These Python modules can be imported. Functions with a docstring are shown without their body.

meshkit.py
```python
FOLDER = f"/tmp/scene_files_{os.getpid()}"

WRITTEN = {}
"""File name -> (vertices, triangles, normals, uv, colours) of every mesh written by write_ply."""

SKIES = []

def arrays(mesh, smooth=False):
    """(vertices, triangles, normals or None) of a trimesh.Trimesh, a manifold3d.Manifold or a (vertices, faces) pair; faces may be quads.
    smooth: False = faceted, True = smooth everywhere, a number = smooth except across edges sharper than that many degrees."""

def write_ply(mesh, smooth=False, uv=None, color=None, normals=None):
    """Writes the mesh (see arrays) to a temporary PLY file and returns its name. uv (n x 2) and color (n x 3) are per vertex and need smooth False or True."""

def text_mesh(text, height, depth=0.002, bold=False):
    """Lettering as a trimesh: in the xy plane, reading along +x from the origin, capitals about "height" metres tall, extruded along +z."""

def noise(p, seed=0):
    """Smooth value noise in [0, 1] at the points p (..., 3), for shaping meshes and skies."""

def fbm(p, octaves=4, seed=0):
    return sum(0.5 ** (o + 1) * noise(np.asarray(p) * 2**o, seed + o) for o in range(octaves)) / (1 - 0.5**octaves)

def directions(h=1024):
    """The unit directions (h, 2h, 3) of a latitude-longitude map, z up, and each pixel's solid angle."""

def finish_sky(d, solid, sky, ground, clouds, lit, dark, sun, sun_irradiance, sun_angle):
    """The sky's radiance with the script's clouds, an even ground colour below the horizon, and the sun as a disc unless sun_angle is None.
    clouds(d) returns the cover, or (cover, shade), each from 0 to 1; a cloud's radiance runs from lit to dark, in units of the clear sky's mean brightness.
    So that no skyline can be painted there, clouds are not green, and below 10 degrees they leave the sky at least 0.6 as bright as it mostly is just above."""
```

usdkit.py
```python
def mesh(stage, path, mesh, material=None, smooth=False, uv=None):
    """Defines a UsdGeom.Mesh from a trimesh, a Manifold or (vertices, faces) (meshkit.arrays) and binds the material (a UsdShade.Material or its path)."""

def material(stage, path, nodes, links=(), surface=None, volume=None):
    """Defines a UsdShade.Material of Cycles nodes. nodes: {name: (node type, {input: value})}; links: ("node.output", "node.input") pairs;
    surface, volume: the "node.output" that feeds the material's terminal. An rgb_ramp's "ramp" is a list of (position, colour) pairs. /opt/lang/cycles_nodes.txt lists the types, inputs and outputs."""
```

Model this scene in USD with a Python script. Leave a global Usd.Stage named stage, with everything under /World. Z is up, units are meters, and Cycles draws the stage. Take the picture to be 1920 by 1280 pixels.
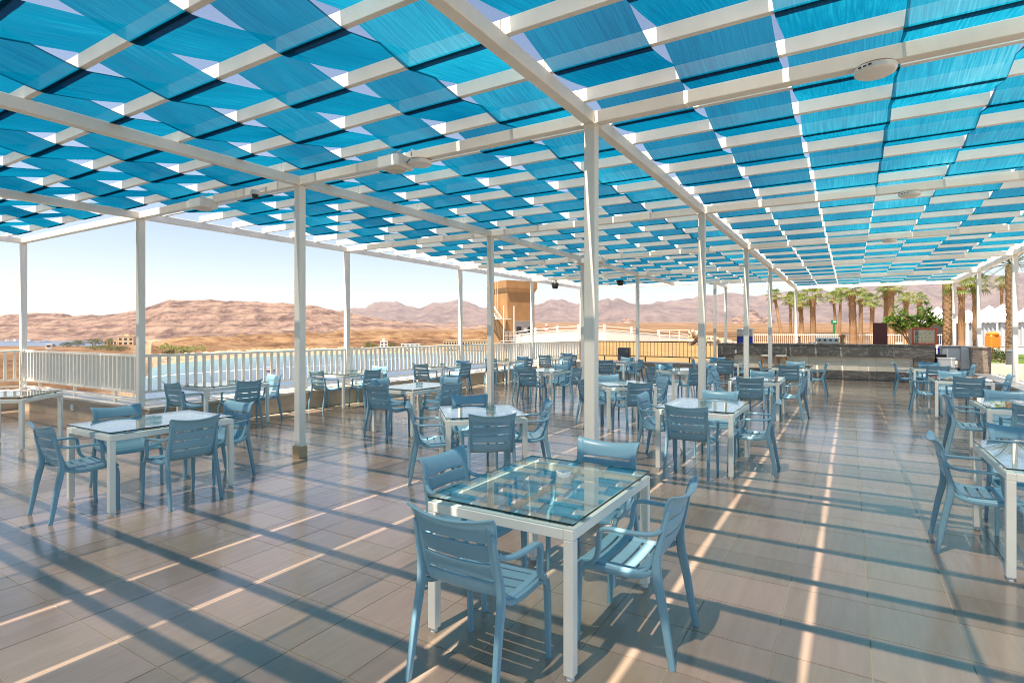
import math, random
import numpy as np
from scipy.interpolate import CubicSpline
from scipy.spatial import ConvexHull
from pxr import Usd, UsdGeom, UsdLux, UsdShade, Gf, Sdf, Vt
import usdkit
from meshkit import noise, fbm

stage = Usd.Stage.CreateInMemory()
UsdGeom.SetStageUpAxis(stage, UsdGeom.Tokens.z)
UsdGeom.SetStageMetersPerUnit(stage, 1.0)
UsdGeom.Xform.Define(stage, '/World')
UsdGeom.Scope.Define(stage, '/World/Looks')

# ------------------------------------------------------------------ camera, sky, sun
YAW, CAM_H, FPX, HOR = 31.27, 1.65, 1042.3, 622.4
EXPOSURE = 1.52
cam = UsdGeom.Camera.Define(stage, '/World/camera')
cam.AddTranslateOp().Set(Gf.Vec3d(0, 0, CAM_H))
cam.AddRotateXYZOp().Set(Gf.Vec3f(90, 0, YAW))
cam.CreateHorizontalApertureAttr(36.0)
cam.CreateVerticalApertureAttr(24.0)
cam.CreateFocalLengthAttr(36.0 * FPX / 1920)
cam.CreateVerticalApertureOffsetAttr(-36.0 * (640 - HOR) / 1920)
cam.CreateClippingRangeAttr(Gf.Vec2f(0.05, 40000))
cam.CreateExposureAttr(EXPOSURE)
SUN = np.array([-0.063, -0.413, 1.0]); SUN /= np.linalg.norm(SUN)
SUN_I, SKY_S = 1.25, 0.060
sky = UsdLux.DomeLight.Define(stage, '/World/sky')
skymat = usdkit.material(stage, '/World/Looks/sky_air', {
    'sky': ('sky_texture', {'sky_type': 'single_scattering', 'sun_disc': False, 'sun_elevation': math.asin(SUN[2]), 'sun_rotation': math.atan2(SUN[0], SUN[1]),
                            'altitude': 20.0, 'air_density': 1.0, 'aerosol_density': .08, 'ozone_density': 1.0}),
    'bg': ('background_shader', {'strength': SKY_S})}, [('sky.color', 'bg.color')], surface='bg.background')
UsdShade.MaterialBindingAPI.Apply(sky.GetPrim()).Bind(skymat)
sky.GetPrim().SetCustomDataByKey('kind', 'structure')
sun = UsdLux.DistantLight.Define(stage, '/World/sun')
sun.CreateIntensityAttr(SUN_I); sun.CreateAngleAttr(0.48); sun.CreateNormalizeAttr(True); sun.CreateColorAttr(Gf.Vec3f(1.0, 0.875, 0.71))
sun.AddTransformOp().Set(Gf.Matrix4d().SetRotate(Gf.Rotation(Gf.Vec3d(0, 0, 1), Gf.Vec3d(*map(float, SUN)))))

# ------------------------------------------------------------------ helpers
rng = np.random.default_rng(7)
random.seed(7)
S_, C_ = math.sin(math.radians(YAW)), math.cos(math.radians(YAW))

def at(u, v, d):
    """The point d metres in front of the eye in the direction that the survey gives as (u, v)."""
    l = (u - 960) / FPX * d
    return np.array([l * C_ - d * S_, l * S_ + d * C_, CAM_H + (HOR - v) / FPX * d])

def flat(l, d):
    return np.array([l * C_ - d * S_, l * S_ + d * C_])

counts = {}
def numbered(parent, name):
    n = counts.get((parent, name), 0); counts[(parent, name)] = n + 1
    return f'{parent}/{name}' if n == 0 else f'{parent}/{name}_{n:03d}'

def data(p, **kw):
    for k, v in kw.items():
        if v is not None:
            p.SetCustomDataByKey(k, v)
    return p

_t = np.array([(sx * a, sy * b, sz * c) for sx in (-1, 1) for sy in (-1, 1) for sz in (-1, 1) for a, b, c in ((1, .8, .8), (.8, 1, .8), (.8, .8, 1))])
_hull = ConvexHull(_t)
_hf = _hull.simplices.copy()
for i, s in enumerate(_hf):
    if np.dot(np.cross(_t[s[1]] - _t[s[0]], _t[s[2]] - _t[s[0]]), _t[s].mean(0)) < 0:
        _hf[i] = s[::-1]
_sg = np.sign(_t); _on = np.abs(_t) > .99

class MB:
    def __init__(self): self.v, self.f, self.n = [], [], 0
    def add(self, v, f):
        v, f = np.asarray(v, float), np.asarray(f, int)
        if f.ndim == 2 and f.shape[1] == 4: f = np.vstack([f[:, [0, 1, 2]], f[:, [0, 2, 3]]])
        self.v.append(v); self.f.append(f + self.n); self.n += len(v); return self
    def box(self, lo, hi, bevel=0.0, R=None, t=None):
        lo, hi = np.asarray(lo, float), np.asarray(hi, float); c, h = (lo + hi) / 2, (hi - lo) / 2
        if bevel > 0:
            b = min(bevel, .45 * h.min()); v, f = _sg * np.where(_on, h, h - b), _hf
        else:
            v = np.array([(x, y, z) for x in (-1, 1) for y in (-1, 1) for z in (-1, 1)]) * h
            f = np.array([(0, 1, 3), (0, 3, 2), (4, 6, 7), (4, 7, 5), (0, 4, 5), (0, 5, 1), (2, 3, 7), (2, 7, 6), (0, 2, 6), (0, 6, 4), (1, 5, 7), (1, 7, 3)])
        v = v + c
        if R is not None: v = v @ np.asarray(R).T
        if t is not None: v = v + t
        return self.add(v, f)
    def bar(self, p, q, w, h=None, bevel=0.0, up=(0, 0, 1)):
        """A bar of width w (sideways) and height h (along up) from p to q."""
        h = h or w; p, q = np.asarray(p, float), np.asarray(q, float); L = np.linalg.norm(q - p); x = (q - p) / L
        u = np.asarray(up, float)
        if abs(x @ u) > .98: u = np.array([1., 0, 0]) if abs(x[0]) < .9 else np.array([0, 1., 0])
        y = np.cross(u, x); y /= np.linalg.norm(y); z = np.cross(x, y)
        return self.box((0, -w / 2, -h / 2), (L, w / 2, h / 2), bevel, np.stack([x, y, z], 1), p)
    def sweep(self, pts, a, b=None, n=8, up=(1, 0, 0), power=2.0, cap=True):
        """A rounded section (half sizes a along up-ish side, b across) swept along pts; a, b scalars or per point."""
        pts = np.asarray(pts, float); m = len(pts)
        a = np.broadcast_to(np.asarray(a, float), (m,)); b = a if b is None else np.broadcast_to(np.asarray(b, float), (m,))
        t = np.gradient(pts, axis=0); t /= np.linalg.norm(t, axis=1, keepdims=True)
        u = np.asarray(up, float) - t * (t @ np.asarray(up, float))[:, None]
        bad = np.linalg.norm(u, axis=1) < .05
        u[bad] = np.cross(t[bad], [0.3, 0.9, 0.2]); u /= np.linalg.norm(u, axis=1, keepdims=True)
        w = np.cross(t, u); th = np.arange(n) * 2 * np.pi / n + np.pi / n
        cs, sn = np.cos(th), np.sin(th); e = 2 / power
        cs, sn = np.sign(cs) * np.abs(cs) ** e, np.sign(sn) * np.abs(sn) ** e
        v = pts[:, None] + u[:, None] * (a[:, None] * cs)[..., None] + w[:, None] * (b[:, None] * sn)[..., None]
        f = [(i * n + k, i * n + (k + 1) % n, (i + 1) * n + (k + 1) % n, (i + 1) * n + k) for i in range(m - 1) for k in range(n)]
        f = np.array(f); f = np.vstack([f[:, [0, 1, 2]], f[:, [0, 2, 3]]])
        v = v.reshape(-1, 3)
        if cap:
            k = np.arange(1, n - 1); z = np.zeros_like(k)
            f = np.vstack([f, np.stack([z, k + 1, k], 1), np.stack([z, k, k + 1], 1) + (m - 1) * n])
        return self.add(v, f)
    def tube(self, pts, r, n=8): return self.sweep(pts, r, None, n, up=(0.13, 0.2, 0.97))
    def lathe(self, prof, n=24, c=(0, 0, 0), cap=True):
        prof = np.asarray(prof, float); th = np.arange(n) * 2 * np.pi / n; m = len(prof)
        v = np.stack([prof[:, None, 0] * np.cos(th), prof[:, None, 0] * np.sin(th), np.repeat(prof[:, 1:2], n, 1)], -1).reshape(-1, 3) + c
        f = np.array([(i * n + k, i * n + (k + 1) % n, (i + 1) * n + (k + 1) % n, (i + 1) * n + k) for i in range(m - 1) for k in range(n)])
        return self.add(v, f)
    def grid(self, P):
        m, n = P.shape[:2]; i = np.arange(m * n).reshape(m, n)
        return self.add(P.reshape(-1, 3), np.stack([i[:-1, :-1], i[:-1, 1:], i[1:, 1:], i[1:, :-1]], -1).reshape(-1, 4))
    def get(self): return np.vstack(self.v), np.vstack(self.f)

LOOK = '/World/Looks/'
def put(parent, name, mb, mat, smooth=False, **kw):
    path = numbered(str(parent) if parent else '/World', name)
    m = usdkit.mesh(stage, path, mb.get() if isinstance(mb, MB) else mb, LOOK + mat, smooth)
    data(m.GetPrim(), **kw); return path

def thing(name, label, cat, loc=(0, 0, 0), rz=0.0, sc=1.0, group=None, kind=None, ref=None):
    path = numbered('/World', name)
    x = UsdGeom.Xform.Define(stage, path)
    if ref:
        x.GetPrim().GetReferences().AddInternalReference(ref); x.GetPrim().SetInstanceable(True)
    if ref:
        x.GetPrim().GetAttribute('xformOp:translate').Set(Gf.Vec3d(*map(float, loc)))
        x.GetPrim().GetAttribute('xformOp:rotateZ').Set(float(rz))
        x.GetPrim().GetAttribute('xformOp:scale').Set(Gf.Vec3f(*np.broadcast_to(sc, 3).astype(float).tolist()))
    else:
        x.AddTranslateOp().Set(Gf.Vec3d(*map(float, loc))); x.AddRotateZOp().Set(float(rz)); x.AddScaleOp().Set(Gf.Vec3f(*np.broadcast_to(sc, 3).astype(float).tolist()))
    data(x.GetPrim(), label=label, category=cat, group=group, kind=kind)
    return path

def part(parent, name):
    path = numbered(parent, name); UsdGeom.Xform.Define(stage, path); return path

# ------------------------------------------------------------------ materials
def mat(name, nodes, links, surface='p.BSDF', volume=None):
    usdkit.material(stage, LOOK + name, nodes, links, surface=surface, volume=volume)

def plain(name, col, rough=.5, var=.12, scale=6., bump=0., spec=.5, metal=0., rnd=0.08, coat=0., stretch=(1, 1, 1), detail=4.):
    c = np.array(col, float)
    n = {'tc': ('texture_coordinate', {}), 'm': ('mapping', {'scale': stretch}), 'n': ('noise_texture', {'scale': scale, 'detail': detail, 'roughness': .6}),
         'r': ('rgb_ramp', {'ramp': [(.25, c * (1 - var)), (.5, c), (.75, np.minimum(c * (1 + var), .95))]}),
         'oi': ('object_info', {}), 'mr': ('map_range', {'from_min': 0., 'from_max': 1., 'to_min': 1 - rnd, 'to_max': 1 + rnd}),
         'h': ('hsv', {'saturation': 1., 'hue': .5}),
         'rr': ('map_range', {'from_min': .2, 'from_max': .8, 'to_min': max(rough - .08, .02), 'to_max': min(rough + .08, 1)}),
         'p': ('principled_bsdf', {'specular_ior_level': spec, 'metallic': metal, 'coat_weight': coat})}
    l = [('tc.object', 'm.vector'), ('m.vector', 'n.vector'), ('n.fac', 'r.fac'), ('oi.random', 'mr.value'), ('mr.result', 'h.value'), ('r.color', 'h.color'), ('h.color', 'p.base_color'), ('n.fac', 'rr.value'), ('rr.result', 'p.roughness')]
    if bump:
        n['b'] = ('bump', {'strength': 1., 'distance': bump}); l += [('n.fac', 'b.height'), ('b.normal', 'p.normal')]
    mat(name, n, l)

plain('frame_paint', (.80, .755, .68), .42, .10, 2.2, .0015, rnd=.03, stretch=(1, 1, .6))
plain('table_paint', (.82, .785, .71), .35, .04, 4., rnd=.02)
plain('chair_plastic', (.20, .37, .47), .36, .05, 3., .0004, rnd=.10)
plain('foot_wood', (.50, .37, .21), .6, .15, 8.)
plain('white_rail', (.82, .765, .67), .45, .06, 5., rnd=.04)
plain('dark_rail', (.035, .026, .022), .45, .1, 6.)
plain('metal_grey', (.42, .42, .42), .3, .05, 5., metal=.9)
plain('white_plastic', (.78, .76, .72), .35, .03, 5., rnd=.02)
plain('black_plastic', (.012, .012, .013), .4, .1, 8.)
plain('ceramic_white', (.80, .80, .78), .15, .02, 5.)
plain('grout', (.34, .305, .235), .8, .1, 20.)
plain('coping_stone', (.60, .55, .47), .35, .08, 5., stretch=(1, 1, 1))
plain('cladding_stone', (.40, .32, .235), .5, .16, 3.5, .001, rnd=.08, stretch=(1, 1, 2.5), detail=7.)

# shade cloth: an open weave; straight through its holes light passes best square on, less and less at a slant
mat('shade_cloth', {
    'tc': ('texture_coordinate', {}), 'm': ('mapping', {'scale': (42., 1.3, 1.)}), 'n': ('noise_texture', {'scale': 1.6, 'detail': 5., 'roughness': .6}),
    'm2': ('mapping', {'scale': (1.3, .55, 1.)}), 'n2': ('noise_texture', {'scale': .9, 'detail': 2.}),
    'sx': ('separate_xyz', {}), 'wx': ('map_range', {'from_min': -2.4, 'from_max': 1.5, 'to_min': -.08, 'to_max': .09, 'clamp': True}),
    'oi': ('object_info', {}), 'ro': ('map_range', {'from_min': 0., 'from_max': 1., 'to_min': -.12, 'to_max': .12}),
    'a1': ('math', {'math_type': 'add'}), 'a2': ('math', {'math_type': 'add'}), 'a3': ('math', {'math_type': 'multiply_add', 'value2': .5}), 'a4': ('math', {'math_type': 'multiply', 'value2': .5}),
    'r': ('rgb_ramp', {'ramp': [(.25, (.0, .054, .118)), (.5, (.001, .099, .185)), (.68, (.005, .178, .285)), (.85, (.065, .275, .37))]}),
    'lw': ('layer_weight', {'blend': .5}), 'cs': ('math', {'math_type': 'subtract', 'value1': 1.}), 'pw': ('math', {'math_type': 'power', 'value2': 2.5}), 'tf': ('math', {'math_type': 'multiply', 'value2': .265}),
    'd': ('diffuse_bsdf', {}), 't': ('translucent_bsdf', {}), 'x': ('transparent_bsdf', {'color': (1., .99, .97)}),
    'mx': ('mix_closure', {'fac': .78}), 'out': ('mix_closure', {})},
    [('tc.object', 'm.vector'), ('m.vector', 'n.vector'), ('tc.object', 'm2.vector'), ('m2.vector', 'n2.vector'), ('tc.object', 'sx.vector'), ('sx.x', 'wx.value'), ('oi.random', 'ro.value'),
     ('n.fac', 'a4.value1'), ('n2.fac', 'a3.value1'), ('a4.value', 'a3.value3'), ('a3.value', 'a1.value1'), ('wx.result', 'a1.value2'), ('a1.value', 'a2.value1'), ('ro.result', 'a2.value2'),
     ('a2.value', 'r.fac'), ('lw.facing', 'cs.value2'), ('cs.value', 'pw.value1'), ('pw.value', 'tf.value1'), ('r.color', 'd.color'), ('r.color', 't.color'), ('d.BSDF', 'mx.closure1'), ('t.BSDF', 'mx.closure2'),
     ('tf.value', 'out.fac'), ('mx.closure', 'out.closure1'), ('x.BSDF', 'out.closure2')], surface='out.closure')

def tile_mat(name, island):
    src = 'ge.random_per_island' if island else 'oi.random'
    mat(name, {
        'ge': ('geometry', {}), 'oi': ('object_info', {}), 'm': ('mapping', {'scale': (11., 1.2, 1.)}), 'n': ('noise_texture', {'scale': 1.7, 'detail': 5., 'roughness': .62}),
        'n2': ('noise_texture', {'scale': 1.1, 'detail': 3.}), 'n3': ('noise_texture', {'scale': 300., 'detail': 1.}),
        'r': ('rgb_ramp', {'ramp': [(.3, (.30, .213, .160)), (.5, (.325, .234, .177)), (.7, (.352, .256, .196))]}),
        'w': ('white_noise_texture', {'dimensions': '1D'}), 'v': ('map_range', {'from_min': 0., 'from_max': 1., 'to_min': .90, 'to_max': 1.10}), 'hsv': ('hsv', {'hue': .5, 'saturation': 1.}),
        'hu': ('map_range', {'from_min': 0., 'from_max': 1., 'to_min': .492, 'to_max': .512}),
        'ro': ('map_range', {'from_min': .3, 'from_max': .7, 'to_min': .10, 'to_max': .20}), 'b': ('bump', {'strength': .5, 'distance': .0006}),
        'p': ('principled_bsdf', {'specular_ior_level': .95, 'coat_weight': .35, 'coat_roughness': .10})},
        [('ge.position', 'm.vector'), ('m.vector', 'n.vector'), ('ge.position', 'n2.vector'), ('ge.position', 'n3.vector'), ('n.fac', 'r.fac'), (src, 'v.value'), (src, 'w.w'), ('w.value', 'hu.value'), ('hu.result', 'hsv.hue'), ('v.result', 'hsv.value'), ('r.color', 'hsv.color'),
         ('hsv.color', 'p.base_color'), ('n2.fac', 'ro.value'), ('ro.result', 'p.roughness'), ('n3.fac', 'b.height'), ('b.normal', 'p.normal')])
tile_mat('floor_tile', False); tile_mat('floor_tile_far', True)

def glass_mat(name, tint, gloss=(1, 1, 1), rough=0.0):
    mat(name, {'g': ('geometry', {}), 'i': ('map_range', {'from_min': 0., 'from_max': 1., 'to_min': 1.9, 'to_max': 1 / 1.9}), 'fr': ('fresnel', {}),
               'x': ('transparent_bsdf', {'color': tint}), 'gl': ('glossy_bsdf', {'color': gloss, 'roughness': rough}), 'o': ('mix_closure', {})},
        [('g.backfacing', 'i.value'), ('i.result', 'fr.IOR'), ('fr.fac', 'o.fac'), ('x.BSDF', 'o.closure1'), ('gl.BSDF', 'o.closure2')], surface='o.closure')
glass_mat('table_glass', (.93, .985, .965))
glass_mat('ashtray_glass', (.72, .80, .80), (.95, .95, .95), .08)
mat('glass_edge', {'p': ('principled_bsdf', {'base_color': (.012, .045, .040), 'roughness': .12})}, [])
plain('rust_wood', (.30, .15, .06), .6, .2, 6.)
plain('sand', (.30, .185, .10), .9, .22, .35, .02, spec=.2, detail=9.)
plain('yellow_sand', (0.2816, 0.1760, 0.0748), .9, .22, .8, .02, spec=.2, detail=9.)
plain('pale_paving', (0.3168, 0.2552, 0.1980), .7, .1, 2.)
plain('lawn', (.075, .125, .022), .9, .35, 5., .03, spec=.2, detail=8.)
plain('white_wall', (0.6864, 0.6600, 0.6160), .6, .06, 1.5)
plain('grey_concrete', (.42, .39, .36), .7, .1, 2.)
plain('rubble', (.36, .27, .18), .8, .3, 3., rnd=.2)
plain('tower_stone', (0.3520, 0.1892, 0.0748), .75, .14, 1.2, .004, detail=8., stretch=(1, 1, .45))
plain('tower_dark', (.022, .018, .016), .5, .1, 5.)
plain('room_grey', (.25, .23, .22), .6, .1, 3.)
plain('palm_bark', (0.2904, 0.1628, 0.0792), .85, .35, 9., .01, stretch=(1, 1, 3.), rnd=.15, detail=7.)
plain('date_bark', (0.3168, 0.1936, 0.1056), .85, .35, 9., .01, rnd=.12)
plain('dry_frond', (.24, .145, .06), .9, .3, 6.)
plain('wood_stool', (.40, .17, .045), .5, .2, 9., stretch=(3, 3, .5))
plain('cushion', (.62, .58, .52), .7, .05, 5.)
plain('beige_panel', (.80, .70, .55), .4, .10, 2.2, rnd=.08, detail=6.)
plain('maroon_board', (.050, .008, .010), .5, .06, 5.)
plain('red_frame', (.30, .045, .025), .4, .1, 5.)
plain('blue_tank', (.012, .045, .35), .3, .1, 5.)
plain('orange_bin', (.70, .19, .015), .4, .08, 4.)
plain('bin_grey', (.11, .12, .13), .5, .1, 5.)
plain('cabinet_grey', (.36, .40, .44), .4, .08, 4.)
plain('blue_crate', (.02, .10, .25), .5, .1, 5.)
plain('tent_white', (.80, .80, .80), .6, .03, 2.)
plain('tent_curtain', (.36, .40, .44), .7, .12, 3., stretch=(6, 6, .3))
plain('house_wall', (.50, .36, .22), .8, .08, .3)
plain('window_dark', (.03, .03, .035), .2, .1, 3.)
plain('boat_white', (.75, .72, .70), .4, .04, 3.)
plain('boat_pink', (.50, .16, .17), .4, .05, 3.)
plain('foam', (.75, .78, .80), .8, .1, .4)
plain('brass', (.25, .16, .08), .35, .1, 5., metal=.8)
plain('green_pole', (.01, .16, .06), .4, .1, 5.)
plain('red_stripe', (.45, .06, .04), .5, .1, 5.)
plain('straw', (.42, .31, .18), .8, .2, 2.)

def rock(name, ramp, zs, xs, bump, w=.55, rough=.95, band=.0, dark=.6, beach=0.):
    mat(name, {'g': ('geometry', {}), 'm': ('mapping', {'scale': (xs, xs, zs)}), 'n': ('noise_texture', {'scale': 1., 'detail': 9., 'roughness': .66, 'distortion': .6}),
               'm2': ('mapping', {'scale': (xs * 3.2, xs * 3.2, xs * 4)}), 'n2': ('noise_texture', {'scale': 1., 'detail': 10., 'roughness': .74}),
               'wv': ('wave_texture', {'wave_type': 'bands', 'bands_direction': 'z', 'profile': 'sine', 'scale': band or .01, 'distortion': 7., 'detail': 6., 'detail_scale': .6, 'detail_roughness': .65}),
               'm3': ('mapping', {'scale': (.12, .12, 1.)}),
               'wr': ('rgb_ramp', {'ramp': [(.0, (dark, dark * .93, dark * .95)), (.22, (dark * 1.15,) * 3), (.42, (1., 1., 1.)), (1., (1.06, 1.05, 1.03))]}),
               'mu': ('mix', {'mix_type': 'multiply', 'fac': .6 if band else 0.}),
               'sz': ('separate_xyz', {}), 'bz': ('map_range', {'from_min': -12.6, 'from_max': -11.6, 'to_min': beach, 'to_max': 0., 'clamp': True}), 'bm': ('mix', {'mix_type': 'mix', 'color2': (.40, .30, .21)}),
               'mx': ('mix_float', {'fac': w}), 'r': ('rgb_ramp', {'ramp': ramp}), 'b': ('bump', {'strength': 1., 'distance': bump}), 'p': ('principled_bsdf', {'roughness': rough, 'specular_ior_level': .1})},
        [('g.position', 'm.vector'), ('m.vector', 'n.vector'), ('g.position', 'm2.vector'), ('m2.vector', 'n2.vector'), ('n2.fac', 'mx.a'), ('n.fac', 'mx.b'), ('mx.result', 'r.fac'),
         ('g.position', 'm3.vector'), ('m3.vector', 'wv.vector'), ('wv.fac', 'wr.fac'), ('r.color', 'mu.color1'), ('wr.color', 'mu.color2'), ('g.position', 'sz.vector'), ('sz.z', 'bz.value'), ('bz.result', 'bm.fac'), ('mu.color', 'bm.color1'), ('bm.color', 'p.base_color'), ('n2.fac', 'b.height'), ('b.normal', 'p.normal')])
rock('mesa_rock', [(.42, (0.1012, 0.0634, 0.0581)), (.47, (0.1804, 0.1162, 0.0950)), (.51, (0.2552, 0.1698, 0.1302)), (.57, (0.3168, 0.2200, 0.1672))], .03, .011, 12., .30, band=.020, dark=.60)
rock('dune_rock', [(.40, (0.0836, 0.0440, 0.0246)), (.46, (0.1584, 0.0880, 0.0458)), (.52, (0.2376, 0.1452, 0.0774)), (.6, (0.2904, 0.1936, 0.1144))], .12, .022, 3., .45, band=.035, dark=.62, beach=.9)
rock('mountain_rock', [(.42, (0.1100, 0.0748, 0.0722)), (.5, (0.1848, 0.1302, 0.1162)), (.58, (0.2464, 0.1760, 0.1540))], .004, .0025, 60., .35)

mat('sea_water', {'g': ('geometry', {}), 'm': ('mapping', {'scale': (.0035, .0035, 1.)}), 'n': ('noise_texture', {'scale': 1., 'detail': 3.}), 'sx': ('separate_xyz', {}),
                  'r': ('rgb_ramp', {'ramp': [(0., (.12, .25, .25)), (.35, (.085, .205, .235)), (.6, (.06, .14, .19)), (1., (.035, .075, .14))]}),
                  'at': ('attribute', {'attribute': 'deep'}), 'ad': ('math', {'math_type': 'multiply_add', 'value2': .35}),
                  'm2': ('mapping', {'scale': (.5, .5, .5)}), 'n2': ('noise_texture', {'scale': 1., 'detail': 5., 'roughness': .6}), 'b': ('bump', {'strength': .7, 'distance': .12}),
                  'p': ('principled_bsdf', {'roughness': .22})},
    [('g.position', 'm.vector'), ('m.vector', 'n.vector'), ('n.fac', 'ad.value1'), ('at.fac', 'ad.value3'), ('ad.value', 'r.fac'), ('r.color', 'p.base_color'), ('g.position', 'm2.vector'), ('m2.vector', 'n2.vector'), ('n2.fac', 'b.height'), ('b.normal', 'p.normal')])

def marble(name, base, vein, sc, thin):
    mat(name, {'tc': ('texture_coordinate', {}), 'm': ('mapping', {'scale': (.55, 1., 1.7), 'rotation': (0., .35, 0.)}), 'n': ('noise_texture', {'scale': sc, 'detail': 9., 'roughness': .68, 'distortion': 1.6}),
               'a': ('math', {'math_type': 'subtract', 'value2': .5}), 'ab': ('math', {'math_type': 'absolute'}),
               'r': ('rgb_ramp', {'ramp': [(0., vein), (thin, np.array(base) * 1.5), (thin * 3.2, base), (.3, np.array(base) * .55)]}),
               'p': ('principled_bsdf', {'roughness': .22})},
        [('tc.object', 'm.vector'), ('m.vector', 'n.vector'), ('n.fac', 'a.value1'), ('a.value', 'ab.value1'), ('ab.value', 'r.fac'), ('r.color', 'p.base_color')])
marble('dark_marble', (.105, .095, .086), (.36, .33, .29), 1.3, .008)
marble('pier_marble', (.15, .12, .10), (.32, .27, .22), 3., .02)

def leaf(name, c0, c1, tr=.35):
    c0, c1 = np.array(c0), np.array(c1)
    mat(name, {'g': ('geometry', {}), 'oi': ('object_info', {}), 'ad': ('math', {'math_type': 'add'}), 'fr': ('math', {'math_type': 'fraction'}), 'r': ('rgb_ramp', {'ramp': [(0., c0), (1., c1)]}),
               'd': ('principled_bsdf', {'roughness': .5, 'specular_ior_level': .4}), 't': ('translucent_bsdf', {}), 'o': ('mix_closure', {'fac': tr})},
        [('g.random_per_island', 'ad.value1'), ('oi.random', 'ad.value2'), ('ad.value', 'fr.value1'), ('fr.value', 'r.fac'), ('r.color', 'd.base_color'), ('r.color', 't.color'), ('d.BSDF', 'o.closure1'), ('t.BSDF', 'o.closure2')], surface='o.closure')
leaf('fan_leaf', (.10, .16, .022), (.26, .30, .065))
leaf('date_leaf', (.07, .095, .035), (.15, .17, .075))
leaf('frangipani_leaf', (.055, .14, .014), (.22, .33, .04))
leaf('shrub_leaf', (.05, .075, .018), (.13, .15, .04))
mat('haze_air', {'v': ('principled_volume', {'color': (.88, .83, .88), 'density': .000062, 'anisotropy': .2})}, [], surface=None, volume='v.volume')

# ------------------------------------------------------------------ the paved terrace
RX, DX, RY, DY = -2.06, 4.1415, 4.82, 4.556          # grid of the pergola posts
ROW4, ROW0 = -15.37, 3.55
TL, TX0, TY0 = .43, .095, 3.154
WALL_IN = -9.95                                       # inner face of the sea-side parapet
fl = thing('floor', 'glossy brown stoneware tile floor of the shaded terrace', 'floor', kind='structure')
mb = MB(); mb.box((-15.2, -9.0, -.30), (WALL_IN - .0, 4.72, -.0035)); mb.box((WALL_IN, -9.0, -.30), (3.22, 28.3, -.0035))
put(fl, 'grout_bed', mb, 'grout')
tiles = []
for i in range(-37, 9):
    for j in range(-29, 60):
        x0, y0 = TX0 + TL * i, TY0 + TL * j; x1, y1 = x0 + TL, y0 + TL
        cx, cy = x0 + TL / 2, y0 + TL / 2
        if cx > 3.25 or cx < -15.3 or cy > 28.3 or (cx < WALL_IN and cy > 4.75): continue
        x1 = min(x1, 3.22)
        if cy > 4.72 and x0 < WALL_IN: x0 = WALL_IN
        if cx < WALL_IN and y1 > 4.72: y1 = 4.72
        d = -cx * S_ + cy * C_; l = cx * C_ + cy * S_
        seen = d > 1.9 and abs(l / d * FPX) < 1000 and FPX * CAM_H / d < 690
        tiles.append((-(1 / d ** 3) if seen else 1, x0, y0, x1, y1, rng.normal(0, .0003)))
tiles.sort()
def tile_mesh(mb, x0, y0, x1, y1, dz):
    g, t = .0028, 0.0 + dz
    v = [(x0 + g, y0 + g, -.006), (x1 - g, y0 + g, -.006), (x1 - g, y1 - g, -.006), (x0 + g, y1 - g, -.006)]
    v += [(x0 + g, y0 + g, t), (x1 - g, y0 + g, t), (x1 - g, y1 - g, t), (x0 + g, y1 - g, t)]
    f = [(4, 5, 6, 7)] + [(k, (k + 1) % 4, 4 + (k + 1) % 4, 4 + k) for k in range(4)]
    return mb.add(v, np.array(f))
for t in tiles[:300]:
    put(fl, 'tile', tile_mesh(MB(), *t[1:]), 'floor_tile')
mb = MB()
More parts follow.
